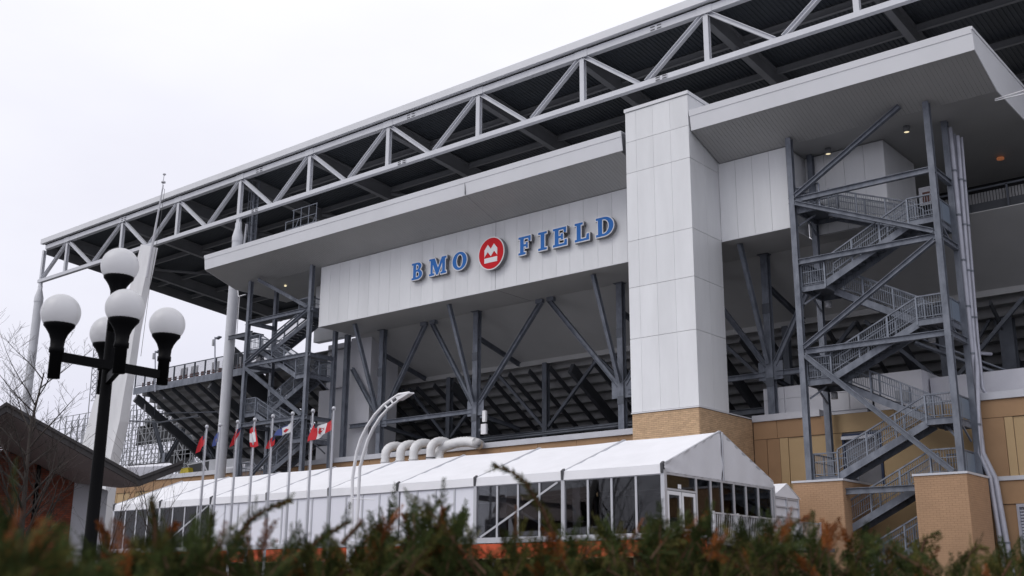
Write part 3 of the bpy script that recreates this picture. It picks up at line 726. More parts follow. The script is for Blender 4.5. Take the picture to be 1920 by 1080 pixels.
def sign_word(label, items):
    t = thing('sign_lettering', label, 'sign', (items[0][1], YB, 20.57), 'channel letter sign on the facade')
    for ch, x, w in items:
        gw, loops = GL[ch]; sx = w/gw; hgt = 1.2
        bk = curve_mesh(loops, .13, .062, sx, hgt, [M['signside']], 'letter')
        o = put(bk, 'letter', x, YB-.21, 20.57, t)
        rim = curve_mesh(loops, .006, .062, sx, hgt, [M['signwhite']], 'letter_rim'); put(rim, 'letter_rim', x, YB-.348, 20.57, o)
        fc = curve_mesh(loops, .006, .0, sx, hgt, [M['blue']], 'letter_face'); put(fc, 'letter_face', x, YB-.362, 20.57, o)
    return t
sign_word('blue serif sign letters BMO with white edges on the white facade', [('B',-52.96,1.0),('M',-51.29,1.6),('O',-49.12,1.28)])
sign_word('blue serif sign letters FIELD with white edges beside the tall tower', [('F',-43.37,1.0),('I',-41.75,.68),('E',-40.58,1.09),('L',-38.88,1.08),('D',-37.27,1.28)])
rs = thing('round_sign', 'round red sign with white crown-like emblem between the two blue words', 'sign', (-45.6, YB, 21.15), 'channel letter sign on the facade')
circ = [arc(0,0,1.0,1.0,0,360,48)[:-1]]
o = put(curve_mesh(circ, .16, 0, 1.13, 1.13, [M['signside']], 'disc'), 'disc_return', -45.62, YB-.25, 21.14, rs)
put(curve_mesh(circ, .008, 0, 1.13, 1.13, [M['signwhite']], 'rim'), 'disc_rim', -45.62, YB-.42, 21.14, rs)
put(curve_mesh(circ, .008, 0, 1.05, 1.05, [M['red']], 'face'), 'disc_face', -45.62, YB-.438, 21.14, rs)
em = [[(-.56,-.62),(.54,-.62),(.54,-.29),(-.56,-.29)], [(-.56,-.20),(-.56,.28),(-.27,.62),(-.01,.30),(.25,.62),(.54,.28),(.54,-.20),(.27,.13),(-.01,-.20),(-.28,.13)]]
for e in em: put(curve_mesh([e], .008, 0, 1, 1, [M['signwhite']], 'emblem'), 'emblem', -45.62, YB-.456, 21.14, rs)

# ================================================================== TENT
tn = thing('marquee_tent', 'long white marquee tent with glazed and white panelled walls on an orange edged deck', 'tent', (-44, 43, 1.8))
TYF, TYB, TYR = 38.4, 47.8, 43.05
TXR, NB, BAY = -24.0, 8, 4.985
ZE, ZR, ZD = 4.56, 6.62, 1.86
def fabric_strip(xa, xb, ya, za, yb, zb, sag, nx=20, ny=26):
    vv = []; 
    for j in range(ny+1):
        for i in range(nx+1):
            u, v = i/nx, j/ny
            s = sag*math.sin(math.pi*u)*(.35+.65*math.sin(math.pi*v))
            e_ = math.exp(-min(u, 1-u)*9)
            wr = .018*e_*math.sin(v*31+xa)+.012*math.sin(u*11+v*5+xa)*math.sin(v*9)
            vv.append((xa+(xb-xa)*u, ya+(yb-ya)*v, za+(zb-za)*v-s+wr*math.sin(math.pi*v)))
    return vv, [(j*(nx+1)+i, j*(nx+1)+i+1, (j+1)*(nx+1)+i+1, (j+1)*(nx+1)+i) for j in range(ny) for i in range(nx)]
for k in range(NB):
    xb = TXR-k*BAY; xa = xb-BAY
    m = MB(); sg = random.uniform(.07, .12)
    for (ya, za, yb, zb) in ((TYF-.06,ZE+.28,TYR,ZR),(TYB+.06,ZE+.28,TYR,ZR)):
        vv, ff = fabric_strip(xa+.03, xb-.03, ya, za, yb, zb, sg); m.add(vv, ff, True)
    vv, ff = fabric_strip(xa+.03, xb-.03, TYF-.10, ZE-.10, TYF-.06, ZE+.28, .02, 8, 3); m.add(vv, ff, True)
    vv, ff = fabric_strip(xa+.03, xb-.03, TYB+.10, ZE-.10, TYB+.06, ZE+.28, .02, 8, 3); m.add(vv, ff, True)
    m.build('roof_panel', M['fabric'], tn)
for k in range(NB+1):
    x = TXR-k*BAY
    MB().bar((x,TYF,ZE+.26), (x,TYR,ZR+.01), .11, .10).bar((x,TYB,ZE+.26), (x,TYR,ZR+.01), .11, .10).build('rafter', M['alu'], tn)
    MB().box((x-.09,TYF-.08,ZD), (x+.09,TYF+.08,ZE+.05)).build('leg', M['alu'], tn)
    MB().box((x-.09,TYB-.08,ZD), (x+.09,TYB+.08,ZE+.05)).build('leg', M['alu'], tn)
    MB().poly([(x-.06,TYF-.12,ZE-.08),(x-.06,TYF-.14,ZE+.30),(x-.06,TYF+.02,ZE+.40),(x-.06,TYF-.02,ZE-.08)], (.12,0,0)).build('eave_bracket', M['clip'], tn)
WHITE = (2,3,4,5)
for k in range(NB):
    xb = TXR-k*BAY; xa = xb-BAY; n = 4; s = (BAY-.18)/n
    solid = k in WHITE
    MB().box((xa+.09,TYF-.05,ZE-.14), (xb-.09,TYF+.05,ZE+.02)).build('top_rail', M['alu'], tn)
    MB().box((xa+.09,TYF-.05,ZD+.06), (xb-.09,TYF+.05,ZD+.3)).build('bottom_rail', M['alu'], tn)
    for i in range(n):
        pa = xa+.09+i*s; pb = pa+s
        if i: MB().box((pa-.05,TYF-.05,ZD+.3), (pa+.05,TYF+.05,ZE-.14)).build('mullion', M['alu'], tn)
        MB().box((pa+.05,TYF-.012,ZD+.3), (pb-.05,TYF+.012,ZE-.14)).build('white_panel' if solid else 'window_pane', M['wpanel'] if solid else M['glass'], tn)
    if k in (1, 6):
        MB().bar((xa+.3,TYF-.028,ZD+.32), (xb-.3,TYF-.028,ZE-.16), .028, .09).build('cross_brace', M['alu'], tn)
        MB().bar((xa+.3,TYF+.028,ZE-.16), (xb-.3,TYF+.028,ZD+.32), .028, .09).build('cross_brace', M['alu'], tn)
# right gable
def gable(x, sg):
    half = ((TYF-.05, TYR-.03), (TYR+.03, TYB+.05))
    for ya, yb in half:
        vv = []; ny = 14; nz = 7
        for i in range(ny+1):
            y = ya+(yb-ya)*i/ny
            top = ZE+.30+(ZR-ZE-.30)*(1-abs(y-TYR)/(TYB-TYR))
            for j in range(nz+1):
                z = ZE-.02+(top-ZE+.02)*j/nz
                wv = .05*math.sin(y*4.1+j*.5)*math.sin(math.pi*j/nz)+.03*math.sin(y*9.3+1.7*j)
                vv.append((x+sg*(.06+wv), y, z))
        MB().add(vv, [(i*(nz+1)+j, (i+1)*(nz+1)+j, (i+1)*(nz+1)+j+1, i*(nz+1)+j+1) for i in range(ny) for j in range(nz)], True).build('gable_fabric', M['fabric2'], tn)
    MB().bar((x+sg*.14,TYR,ZE-.05), (x+sg*.14,TYR,ZR-.02), .07, .05, up=(0,1,0)).build('gable_seam', M['alu'], tn)
gable(TXR, 1); gable(TXR-NB*BAY, -1)
gy = [TYF+.1, TYF+2.45, TYF+3.65, TYF+4.6, TYF+5.65, TYF+6.75, TYF+7.9, TYF+9.2]
MB().box((TXR-.05,TYF+.08,ZE-.12), (TXR+.05,TYB-.08,ZE)).build('top_rail', M['alu'], tn)
MB().box((TXR-.05,TYF+2.4,ZD+.06), (TXR+.05,TYB-.08,ZD+.3)).build('bottom_rail', M['alu'], tn)
for i in range(len(gy)):
    MB().box((TXR-.06,gy[i]-.06,ZD), (TXR+.06,gy[i]+.06,ZE-.12)).build('mullion', M['alu'], tn)
    if i == 0: continue
    if i == 1:
        MB().box((TXR-.012,gy[0]+.06,ZD+2.05), (TXR+.012,gy[1]-.06,ZE-.12)).build('window_pane', M['glass'], tn)
        MB().box((TXR+.013,TYF+1.05,ZE-.62), (TXR+.02,TYF+1.3,ZE-.45)).build('notice', M['white'], tn)
    else: MB().box((TXR-.012,gy[i-1]+.06,ZD+.3), (TXR+.012,gy[i]-.06,ZE-.12)).build('window_pane', M['glass'], tn)
MB().box((TXR-.06,gy[0]+.06,ZD+1.97), (TXR+.06,gy[1]-.06,ZD+2.05)).build('door_head', M['alu'], tn)
for ya, yb in ((gy[0]+.08, gy[0]+1.15), (gy[0]+1.2, gy[1]-.08)):
    d = MB().box((TXR-.04,ya,ZD+.02), (TXR+.04,ya+.14,ZD+1.95)).box((TXR-.04,yb-.14,ZD+.02), (TXR+.04,yb,ZD+1.95)).box((TXR-.04,ya+.14,ZD+1.8), (TXR+.04,yb-.14,ZD+1.95)).box((TXR-.04,ya+.14,ZD+.02), (TXR+.04,yb-.14,ZD+.5)).build('door', M['white'], tn)
    MB().box((TXR-.01,ya+.14,ZD+.5), (TXR+.01,yb-.14,ZD+1.8)).build('door_pane', M['glass'], d)
# inside and back wall
MB().box((TXR-NB*BAY+.2,TYF+.2,ZD-.05), (TXR-.1,TYB-.2,ZD+.01)).build('tent_floor', M['floor'], tn)
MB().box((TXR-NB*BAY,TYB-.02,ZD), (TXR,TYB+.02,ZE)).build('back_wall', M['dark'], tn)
MB().box((TXR-NB*BAY-.02,TYF+.1,ZD), (TXR-NB*BAY+.02,TYB-.1,ZE)).build('end_wall', M['wpanel'], tn)
MB().box((-28.9,TYF+.5,ZD), (-28.5,TYF+.55,ZE-.2)).box((-33.4,TYF+.5,ZD), (-32.6,TYF+.55,ZE-.2)).build('curtain', M['plaster'], tn)
for x_ in (-26, -30.5, -36, -55, -59): MB().lathe((x_,TYF+3,ZD), [(0,1.08),(.4,1.08),(.4,1.04),(.05,1.02),(.05,.05),(.3,.03),(.3,0)], 14).build('bar_table', M['white'], tn)
MB().box((-43.6,TYF+1.2,ZD), (-43.5,TYB-1,ZE-.2)).build('partition', M['dark'], tn)
# deck
dkx0, dkx1 = TXR-NB*BAY-.6, -21.6
MB().box((dkx0,TYF-.9,ZD-.22), (dkx1,TYB+1.0,ZD-.06)).build('deck_floor', M['floor'], tn)
x = dkx0
while x < dkx1-.1:
    e = min(x+2.44, dkx1); MB().box((x+.01,TYF-.96,ZD-.62), (e-.01,TYF-.91,ZD-.02)).build('edge_board', M['orange'], tn); x = e
for x in np.arange(dkx0+.5, dkx1, 2.44):
    for yy in (TYF-.7, TYF+4): MB().bar((x,yy,-H), (x,yy,ZD-.22), .12, up=(0,1,0)).build('deck_post', M['raker'], tn)
MB().box((dkx0,TYF-.3,-H), (dkx1,TYF-.2,ZD-.66)).build('deck_skirt', mat('dark_red_skirt', (.06,.012,.01), .8), tn)
# barrier on the deck beyond the gable
br = thing('guard_railing', 'pale vertical bar railing on the deck beside the tent gable', 'railing', (-21, 44, ZD))
bx = -22.3
MB().bar((bx,39.3,ZD+1.05), (bx,49.0,ZD+1.05), .06).build('top_rail', M['alu'], br)
MB().bar((bx,39.3,ZD+.12), (bx,49.0,ZD+.12), .05).build('bottom_rail', M['alu'], br)
m = MB()
for y in np.arange(39.3, 49.0, .14): m.bar((bx,y,ZD+.12), (bx,y,ZD+1.05), .022, up=(0,1,0))
m.build('balusters', M['alu'], br, 'stuff')
for y in np.arange(39.3, 49.1, 1.94): MB().bar((bx,y,ZD-.06), (bx,y,ZD+1.12), .07, up=(0,1,0)).build('post', M['alu'], br)
# small white link tent behind the gable
lt = thing('link_tent', 'small white fabric link tent between the marquee gable and the brick post', 'tent', (-25.6, 50, ZD))
P = aY(1478,935,49.3)
lx0, lx1, ly0, ly1 = -27.3, -24.1, 47.95, 50.6
MB().box((lx0,ly0,ZD), (lx1,ly1,4.25)).build('walls', M['fabric2'], lt)
MB().poly([(lx0-.1,ly0-.04,4.2),(lx1+.1,ly0-.04,4.2),(lx1+.1,49.3,4.85),(lx0-.1,49.3,4.85)], (0,.02,.02)).poly([(lx0-.1,ly1+.05,4.2),(lx1+.1,ly1+.05,4.2),(lx1+.1,49.3,4.85),(lx0-.1,49.3,4.85)], (0,.02,.02)).add([(lx1+.08,ly0,4.2),(lx1+.08,ly1,4.2),(lx1+.08,49.3,4.85)], [(0,1,2)]).build('roof_cover', M['fabric'], lt)
for y in (ly0+.06, 49.3, ly1-.06): MB().bar((lx1+.03,y,ZD), (lx1+.03,y,4.3), .09, up=(0,1,0)).build('leg', M['alu'], lt)
for z in (4.15, 3.75, 3.3): MB().bar((lx1+.04,ly0,z), (lx1+.04,ly1,z), .06).build('rail', M['alu'], lt)

# ================================================================== DUCTS, PIPES, ANTENNAS
ends = []
for i, (px, lab) in enumerate(((722,'leftmost of the white flexible ducts rising behind the tent'),(750,'second white flexible duct from the left behind the tent'),(775,'third white flexible duct from the left behind the tent'),(807,'fourth white flexible duct, crossed by a dark strap, behind the tent'))):
    A = aY(px, 872, 53.2); x = A[0]
    pts = [(x,53.2,6.0), (x,53.2,8.7)]
    for t in np.linspace(.15, math.pi*.78, 10): pts.append((x+.12*(1-math.cos(t)), 53.2+.95*(1-math.cos(t)), 8.75+.66*math.sin(t)))
    t_ = thing('air_duct', lab, 'duct', (x,53.2,6.0), 'white flexible ducts behind the tent')
    pp = []; rr = []
    P0 = [np.array(q) for q in pts]
    for a, b in zip(P0[:-1], P0[1:]):
        nn = max(2, int(np.linalg.norm(b-a)/.1))
        for k in range(nn): pp.append(a+(b-a)*k/nn)
    rr = [.30+.014*(1 if k % 2 else -1) for k in range(len(pp))]
    MB().tube(pp, rr, 14).build('hose', M['duct'], t_)
    MB().tube([(x,53.2,8.2),(x,53.2,8.26)], .35, 14).build('strap', M['clip'] if i == 3 else M['duct'], t_)
A = aY(828,838,54.2)
pp = [np.array(aY(822,870,53.4))]+[np.array(aY(a,b,54.3)) for a, b in ((823,848),(832,838),(846,833),(862,829),(878,828),(894,831))]+[np.array(aY(901,835,56.4))]
fine = []
for a, b in zip(pp[:-1], pp[1:]):
    for k in range(6): fine.append(a+(b-a)*k/6)
fine.append(pp[-1])
t_ = thing('air_duct', 'long white flexible duct lying along the wall coping behind the tent', 'duct', pp[0], 'white flexible ducts behind the tent')
MB().tube(fine, [.33+.015*(1 if k % 2 else -1) for k in range(len(fine))], 14).build('hose', M['duct'], t_)

def antenna(px, py0, py1, wpx, lab):
    a, b = aY(px, py0, 56.3), aY(px, py1, 56.3); hw = wpx*.0007*56.3/2
    t = thing('antenna_box', lab, 'antenna', b, 'antenna boxes on the frame column')
    MB().box((a[0]-hw,56.2,b[2]), (a[0]+hw,56.38,a[2])).build('housing', M['white'], t)
    MB().box((a[0]-hw-.35,56.38,(a[2]+b[2])/2-.08), (a[0]+hw,56.5,(a[2]+b[2])/2+.08)).build('bracket', M['galv'], t)
antenna(909, 770, 791, 7, 'upper slim white antenna box on the middle frame column')
antenna(908, 795, 814, 11, 'lower wide white antenna box on the middle frame column')

def pipe(label, pts, r):
    t = thing('downpipe', label, 'pipe', pts[-1], 'grey vertical pipes right of the staircase')
    MB().tube(pts, r, 10).build('tube', M['pipe'], t)
    P = [np.array(p) for p in pts]
    for a, b in zip(P[:-1], P[1:]):
        n = int(np.linalg.norm(b-a)/2.4)
        for k in range(1, n+1):
            c = a+(b-a)*k/(n+.5); d = (b-a)/np.linalg.norm(b-a)*.05
            MB().tube([c-d, c+d], r*1.16, 10).build('coupling', M['galv'], t)
xq = lambda x, y: aY(x, y, 55.45)
pipe('left fat grey downpipe running from the canopy beside the right staircase to the ground', [xq(1780,240), xq(1836,800), xq(1842,850), xq(1866,898), xq(1898,1080)], .15)
pipe('middle grey downpipe bending out above the brick post', [aY(1795,255,55.7), aY(1826,640,55.7), aY(1832,690,55.3), aY(1836,850,55.2), aY(1856,895,55.2), aY(1886,1080,55.2)], .11)
pipe('right thin pale pipe running from the canopy down to the parapet', [aY(1802,258,56.2), aY(1833,640,56.2), aY(1842,728,56.2), aY(1853,744,56.0)], .09)
pipe('thin pale pipe against the fat downpipe, ending at the cable tray', [aY(1789,252,56.5), aY(1828,640,56.5), aY(1836,662,56.8), aY(1858,664,58.0)], .09)
for k, (dy, lab) in enumerate(((0,'upper white cable stretched from the right canopy corner'),(7,'lower white cable stretched from the right canopy corner'))):
    A = aY(1866,186+dy*.4,52.5); B = aY(1960,157+dy*1.3,49.5)
    o = MB().tube([A,B], .03, 6).build('stay_cable', M['white']); tag(o, lab, 'cable', 'white cables at the canopy corner')
# round lights under soffits and landings
def downlight(px, py, z, lit, lab, Y=None):
    P = aY(px, py, Y) if Y else aZ(px, py, z)
    t = thing('ceiling_light', lab, 'light', (P[0],P[1],P[2]), 'round downlights at the right staircase')
    MB().lathe((P[0],P[1],P[2]), [(.0,.34),(.17,.34),(.17,0),(.14,0),(.14,.03)], 14).build('housing', M['hvac'] if not lit else M['girder'], t)
    MB().lathe((P[0],P[1],P[2]+.02), [(.14,0),(.07,.004),(0,.004)], 14).build('lens', M['lit'] if lit else M['white'], t)
downlight(1553, 289, 23.1, True, 'lit round downlight under the right canopy above the top stair landing')
downlight(1700, 248, 23.1, True, 'lit round downlight under the right canopy near the tall stair column')
downlight(1561, 409, 18.4, False, 'small round light under the topmost left landing of the right stair', 55.2)
downlight(1554, 577, 13.0, False, 'small round light under the middle left landing of the right stair', 54.6)
downlight(1748, 642, 13.0, False, 'small round light under the right hand landing by the stair column', 54.6)
downlight(1565, 748, 9.0, False, 'small round light under the lowest left landing of the right stair', 54.6)
P = aY(1876,299,62); t_ = thing('ceiling_light', 'amber lamp glowing deep under the right canopy', 'light', P)
MB().lathe(P, [(0,.1),(.2,.1),(.2,0),(0,0)], 14).build('lens', M['litamber'], t_)
P = aZ(535,537,23.32); t_ = thing('ceiling_light', 'tiny lit downlight under the left canopy above the left stair', 'light', P)
MB().lathe(P, [(0,.1),(.09,.1),(.09,0),(0,0)], 10).build('lens', M['lit'], t_)

P = aY(1722,353,57); Q = aY(1746,382,57)
t_ = thing('notice_board', 'white framed red notice board seen behind the topmost right stair landing', 'board', Q)
MB().box((P[0],57,Q[2]), (Q[0],57.08,P[2])).build('frame', M['plaster'], t_)
MB().box((P[0]+.18,56.98,Q[2]+.12), (Q[0]-.02,56.998,P[2]-.3)).build('red_sheet', M['seat'], t_)
# caged ladder and guard frame above the left canopy
t_ = thing('caged_ladder', 'grey caged ladder rising from the left canopy to the roof truss', 'ladder', aY(475,465,55.6))
la, lb = aY(474,470,55.8), aY(474,392,55.8); xx = la[0]; z0, z1 = la[2]-1.5, 34.0
for dx in (-.28, .28): MB().bar((xx+dx,55.8,z0), (xx+dx,55.8,z1), .08, up=(0,1,0)).build('rail', M['galv'], t_)
m = MB()
for z in np.arange(z0, z1, .3): m.bar((xx-.28,55.8,z), (xx+.28,55.8,z), .03)
m.build('rungs', M['galv'], t_, 'stuff')
for z in np.arange(z0+1, z1, .95): MB().tube([(xx+.42*math.cos(a), 55.8-.75*math.sin(a), z) for a in np.linspace(0, math.pi, 9)], .03, 5).build('hoop', M['galv'], t_)
for a in np.linspace(.3, math.pi-.3, 4): MB().bar((xx+.42*math.cos(a),55.8-.75*math.sin(a),z0+1), (xx+.42*math.cos(a),55.8-.75*math.sin(a),z1), .035, up=(0,1,0)).build('cage_bar', M['galv'], t_)
MB().ibeam((xx-.95,56.3,z0), (xx-.95,56.3,z1), .25, .25, .03, up=(0,1,0)).build('mast_column', M['galv'], t_)
t_ = thing('white_tube', 'leaning white tube beside the round roof column above the canopy', 'tube', aY(458,466,55.2))
MB().tube([aY(456,470,55.2), aY(463,420,55.2)], .12, 8).build('tube', M['white'], t_)
t_ = thing('guard_railing', 'thin grey rectangular guard frame standing on top of the left canopy', 'railing', aY(570,436,51.5))
A = aY(535,436,51.5); B = aY(592,424,51.5); zb = ZC+1.2
m = MB()
for q in np.linspace(A[0], B[0], 5): m.bar((q,51.5,zb), (q,51.5,zb+2.3 if q > A[0]+.5 else zb+1.5), .045, up=(0,1,0))
for z in (zb+.8, zb+1.45, zb+2.25): m.bar((A[0] if z < zb+2 else A[0]+.7,51.5,z), (B[0],51.5,z), .04)
m.bar((A[0]+.8,51.5,zb), (A[0]+1.5,51.5,zb+1.4), .035).bar((B[0]-.9,51.5,zb), (B[0],51.5,zb+1.4), .035)
m.build('bars', M['galv'], t_)
t_ = thing('access_platform', 'small dark bracket platform clamped to the round roof column', 'platform', aY(440,632,54.2))
P = aY(440,632,54.1)
MB().ibeam((P[0]-.75,54.05,P[2]), (P[0]+2.4,54.05,P[2]), .15, .35, .03).box((P[0]-.2,54.2,P[2]-.1), (P[0]+2.4,55.2,P[2]+.1)).build('bracket', M['galvdk'], t_)
t_ = thing('conduit', 'white conduit bent around the round roof column under the canopy', 'pipe', aY(446,552,54.0))
MB().tube([aY(446,545,54.05), aY(447,556,54.05), aY(461,552,54.05)], .05, 6).tube([aY(449,556,54.05), aY(444,626,54.05)], .04, 6).build('tube', M['white'], t_)

# ================================================================== ROOFTOP PLANT left, scaffold, mast, pylon
t_ = thing('rooftop_unit', 'grey rooftop air unit with dark sloped panels behind the flags', 'air unit', aY(385,893,57))
A = aY(350,893,57); B = aY(398,866,57); Cc = aY(448,885,57)
MB().box((B[0],57,A[2]-.4), (Cc[0],59.5,B[2]+.1)).build('casing', M['hvac'], t_)
MB().box((B[0],56.7,-H), (B[0]+1.0,57.1,B[2]+.15)).build('post', M['hvac'], t_)
MB().poly([(A[0],56.9,B[2]),(B[0]-.1,56.9,B[2]+.2),(B[0]-.1,56.9,A[2]+.1),(A[0]+1.4,56.9,A[2]-.2)], (0,.1,0)).build('frame', M['hvac'], t_)
MB().poly([(A[0]+.2,56.88,B[2]-.1),(A[0]+2.2,56.88,B[2]+.02),(A[0]+3.0,56.88,A[2]+.15),(A[0]+1.5,56.88,A[2]+.0)], (0,.02,0)).poly([(A[0]+2.45,56.88,B[2]+.03),(B[0]-.3,56.88,B[2]+.08),(B[0]-.3,56.88,A[2]+.3),(A[0]+3.25,56.88,A[2]+.18)], (0,.02,0)).build('dark_panel', M['dark'], t_)
t_ = thing('white_tank', 'low white rounded tank cover on the roof behind the flagpoles', 'tank', aY(455,880,57.5))
MB().tube([aY(428,882,57.5), aY(470,877,57.5)], .55, 12).build('shell', M['plaster'], t_)
P = aY(343,885,56.4); o = MB().poly([P+np.array((-.7,0,-.5)), P+np.array((.9,0,-.3)), P+np.array((.7,0,.35)), P+np.array((-.3,0,.3))], (0,.5,0)).build('yellow_cover', M['yellow']); tag(o, 'small yellow cover beside the rooftop unit', 'cover')

for (px, y0_, y1_, lab) in ((403,694,632,'floodlight pole with a bracket lamp on the left stand edge, nearer the round column'),(291,735,658,'floodlight pole with a bracket lamp on the left stand edge, beside the globe lamp')):
    A, B = aY(px,y0_,55.7), aY(px,y1_,55.7)
    t_ = thing('floodlight_pole', lab, 'floodlight', A, 'floodlight poles on the left stand')
    MB().tube([A, B], .06, 8).build('pole', M['pipe'], t_)
    MB().box((B[0]-.22,55.6,B[2]-.75), (B[0]-.02,55.8,B[2]-.2)).build('junction_box', M['hvac'], t_)
    MB().bar(B+np.array((0,0,-.1)), B+np.array((.35,0,-.05)), .05).poly([B+np.array((.25,-.15,-.12)), B+np.array((.75,-.15,-.02)), B+np.array((.8,-.15,-.12)), B+np.array((.35,-.15,-.26))], (0,.3,0)).build('lamp_head', M['galv'], t_)
sc = thing('scaffold_stand', 'far lattice of pale scaffolding tubes under a temporary stand at the left', 'scaffolding', (-135, 92, -H))
m = MB(); mh = MB()
for yl in (90, 93, 96):
    xsv = np.arange(-172, -118, 1.9)
    for x in xsv:
        top = 25.8
        m.bar((x,yl,2), (x,yl,top), .10, up=(0,1,0))
    for z in np.arange(3, 26, 1.9): mh.bar((-172,yl,z), (-118,yl,z), .085)
    for i in range(len(xsv)-1):
        for z in np.arange(3, 24, 1.9):
            if random.random() < .72:
                a, b = (xsv[i], xsv[i+1]) if random.random() < .5 else (xsv[i+1], xsv[i])
                m.bar((a,yl+.06,z), (b,yl+.06,z+1.9), .07)
m.build('upright_tubes', M['scaff'], sc, 'stuff'); mh.build('ledger_tubes', M['scaff'], sc, 'stuff')
for (a, b, c, d) in ((258,800,330,826),(330,812,420,850),(272,785,312,800),(300,850,360,880),(215,690,245,705)):
    A = aY(a,b,94.5); B = aY(c,d,94.5); MB().box((A[0],94.5,B[2]), (B[0],94.7,A[2])).build('dark_board', M['dark'], sc)
# pylon
py = thing('concrete_pylon', 'tall tapering white concrete pylon leaning behind the globe lamp', 'pylon', (-77, 44, -H))
Lp = [(264,458),(252,505),(241,548),(226,615),(208,680),(190,722),(175,755),(160,810),(146,865),(128,930),(110,1000)]
Rp = [(285,462),(276,505),(268,540),(252,620),(241,690),(232,740),(224,790),(214,830),(206,865),(196,930),(186,1000)]
Lw = [aY(x,y,44) for x, y in Lp]; Rw = [aY(x,y,44) for x, y in Rp]
m = MB(); n = len(Lw); vv = []
for a, b in zip(Lw, Rw):
    t = .35+.1*np.linalg.norm(b-a)
    vv += [a, b, b+np.array((0,t,0)), a+np.array((0,t,0))]
ff = [(4*i+k, 4*i+(k+1) % 4, 4*(i+1)+(k+1) % 4, 4*(i+1)+k) for i in range(n-1) for k in range(4)]+[(3,2,1,0)]
m.add(vv, ff).build('shaft', M['concrete'], py)
A = aY(283,475,43.8); B = aY(306,347,43.8)
MB().tube([aY(275,520,43.8), A, B], [.10,.10,.05], 8).tube([B+np.array((-.05,0,.0)), B+np.array((0,0,.9))], .03, 6).lathe(B+np.array((0,0,.15)), [(0,0),(.16,.02),(.16,.14),(0,.16)], 10).lathe(B+np.array((.03,0,.75)), [(0,0),(.12,.06),(.12,.14),(0,.2)], 10).build('antenna_mast', M['plaster'], py)
MB().tube([B+np.array((.1,0,-.3)), B+np.array((.25,0,-.4)), aY(300,420,43.7), aY(283,520,43.7), aY(264,668,43.7)], .018, 5).build('cable', M['clip'], py)
# thin lattice mast left of the pylon
lm = thing('lattice_mast', 'thin grey lattice mast left of the white pylon', 'mast', aY(178,760,60))
A = aY(170,752,60); B = aY(176,655,60); w_ = 1.15
m = MB()
for dx in (0, w_): m.bar(A+np.array((dx,0,-8)), B+np.array((dx,0,0)), .07, up=(0,1,0))
for k in range(8):
    z0 = lerp(A[2],B[2],k/8); z1 = lerp(A[2],B[2],(k+1)/8); xa = lerp(A[0],B[0],k/8)
    m.bar((xa,60,z0), (xa+w_,60,z1), .05).bar((xa+w_,60,z0), (xa,60,z1), .05).bar((xa,60,z0), (xa+w_,60,z0), .05)
m.build('lattice', M['hvac'], lm)

# ================================================================== RED BRICK PAVILION (left)
D0 = 45.0
r0 = ray(130, 900); r0 = np.array((r0[0], r0[1], 0)); r0 /= np.linalg.norm(r0); side = np.array((r0[1], -r0[0], 0))
dz0 = float(np.dot(r0, ray(130, 900)))
def onf(x, y, k=1.0): return aP(x, y, r0, D0*k)
pv = thing('brick_pavilion', 'red brick pavilion with dark folded roof edge and brown eaves behind the bare tree', 'building', onf(60,1000)*np.array((1,1,0))+np.array((0,0,-H)))
top = [onf(-160,866), onf(12,754), onf(262,893), onf(346,862)]
low = [onf(-160,884), onf(12,772), onf(262,911), onf(340,880)]
thick = r0*.25
for i in range(3):
    MB().poly([top[i], top[i+1], low[i+1], low[i]], thick).build('fascia', M['darkroof'], pv)
    d = r0*(-.06)
    u1 = [lerp(top[i], low[i], .0), lerp(top[i+1], low[i+1], .0), lerp(top[i+1], low[i+1], .35), lerp(top[i], low[i], .35)]
    MB().poly([q+d for q in u1], r0*.055).build('drip_board', M['darkroof'], pv)
wt = [onf(-160,790,1.13), onf(0,838,1.13), onf(142,906,1.13)]
wt = [onf(-160,925,1.13), onf(0,838,1.13), onf(142,906,1.13)]
e1 = [q+thick for q in low]
MB().add([e1[0], e1[1], onf(-8,834,1.13), onf(-160,925,1.13)], [(0,1,2,3)]).add([e1[1], e1[2], onf(225,915,1.13), onf(142,906,1.13), onf(-8,834,1.13)], [(0,1,2,3,4)]).build('eave_soffit', M['eave'], pv)
# brick wall of single bricks (plane normal r0)
zt = onf(142,906,1.13)[2]; p0 = onf(-60,1000,1.13); wl = float(np.dot(onf(140,906,1.13)-p0, side))
MB().poly([np.array((*(p0[:2]),-H)), np.array((*(p0+side*wl)[:2],-H)), np.array((*(p0+side*wl)[:2],zt+.15)), np.array((*(p0[:2]+side[:2]*(wl*.33)),onf(0,838,1.13)[2]+.15)), np.array((*(p0[:2]),onf(-60,880,1.13)[2]+.2))], r0*.3).build('wall_core', M['redmortar'], pv)
b = MB(); z = .3; r = 0
zl = onf(0,838,1.13)[2]; sl0 = float(np.dot(onf(0,838,1.13)-p0, side)); 
while z < zl+.1:
    x = -(.12 if r % 2 else 0)
    while x < wl:
        a, e = max(x,0)+.007, min(x+.24,wl)-.007
        xm = (a+e)/2
        lim = zl+(zt-zl)*(xm-sl0)/(wl-sl0)
        if z+.08 < lim+.05 and e-a > .03:
            q = .02*random.uniform(.6,1.3); c = [p0+side*a, p0+side*e, p0+side*e-r0*q, p0+side*a-r0*q]
            b.add([(v[0],v[1],z+.007) for v in c]+[(v[0],v[1],z+.073) for v in c], [(3,2,6,7),(0,3,7,4),(2,1,5,6),(4,7,6,5),(0,1,2,3)])
        x += .24
    z += .08; r += 1
b.build('brickwork', M['redbrick'], pv, 'stuff')
q0 = p0+side*wl; q1 = onf(204,905,1.13)
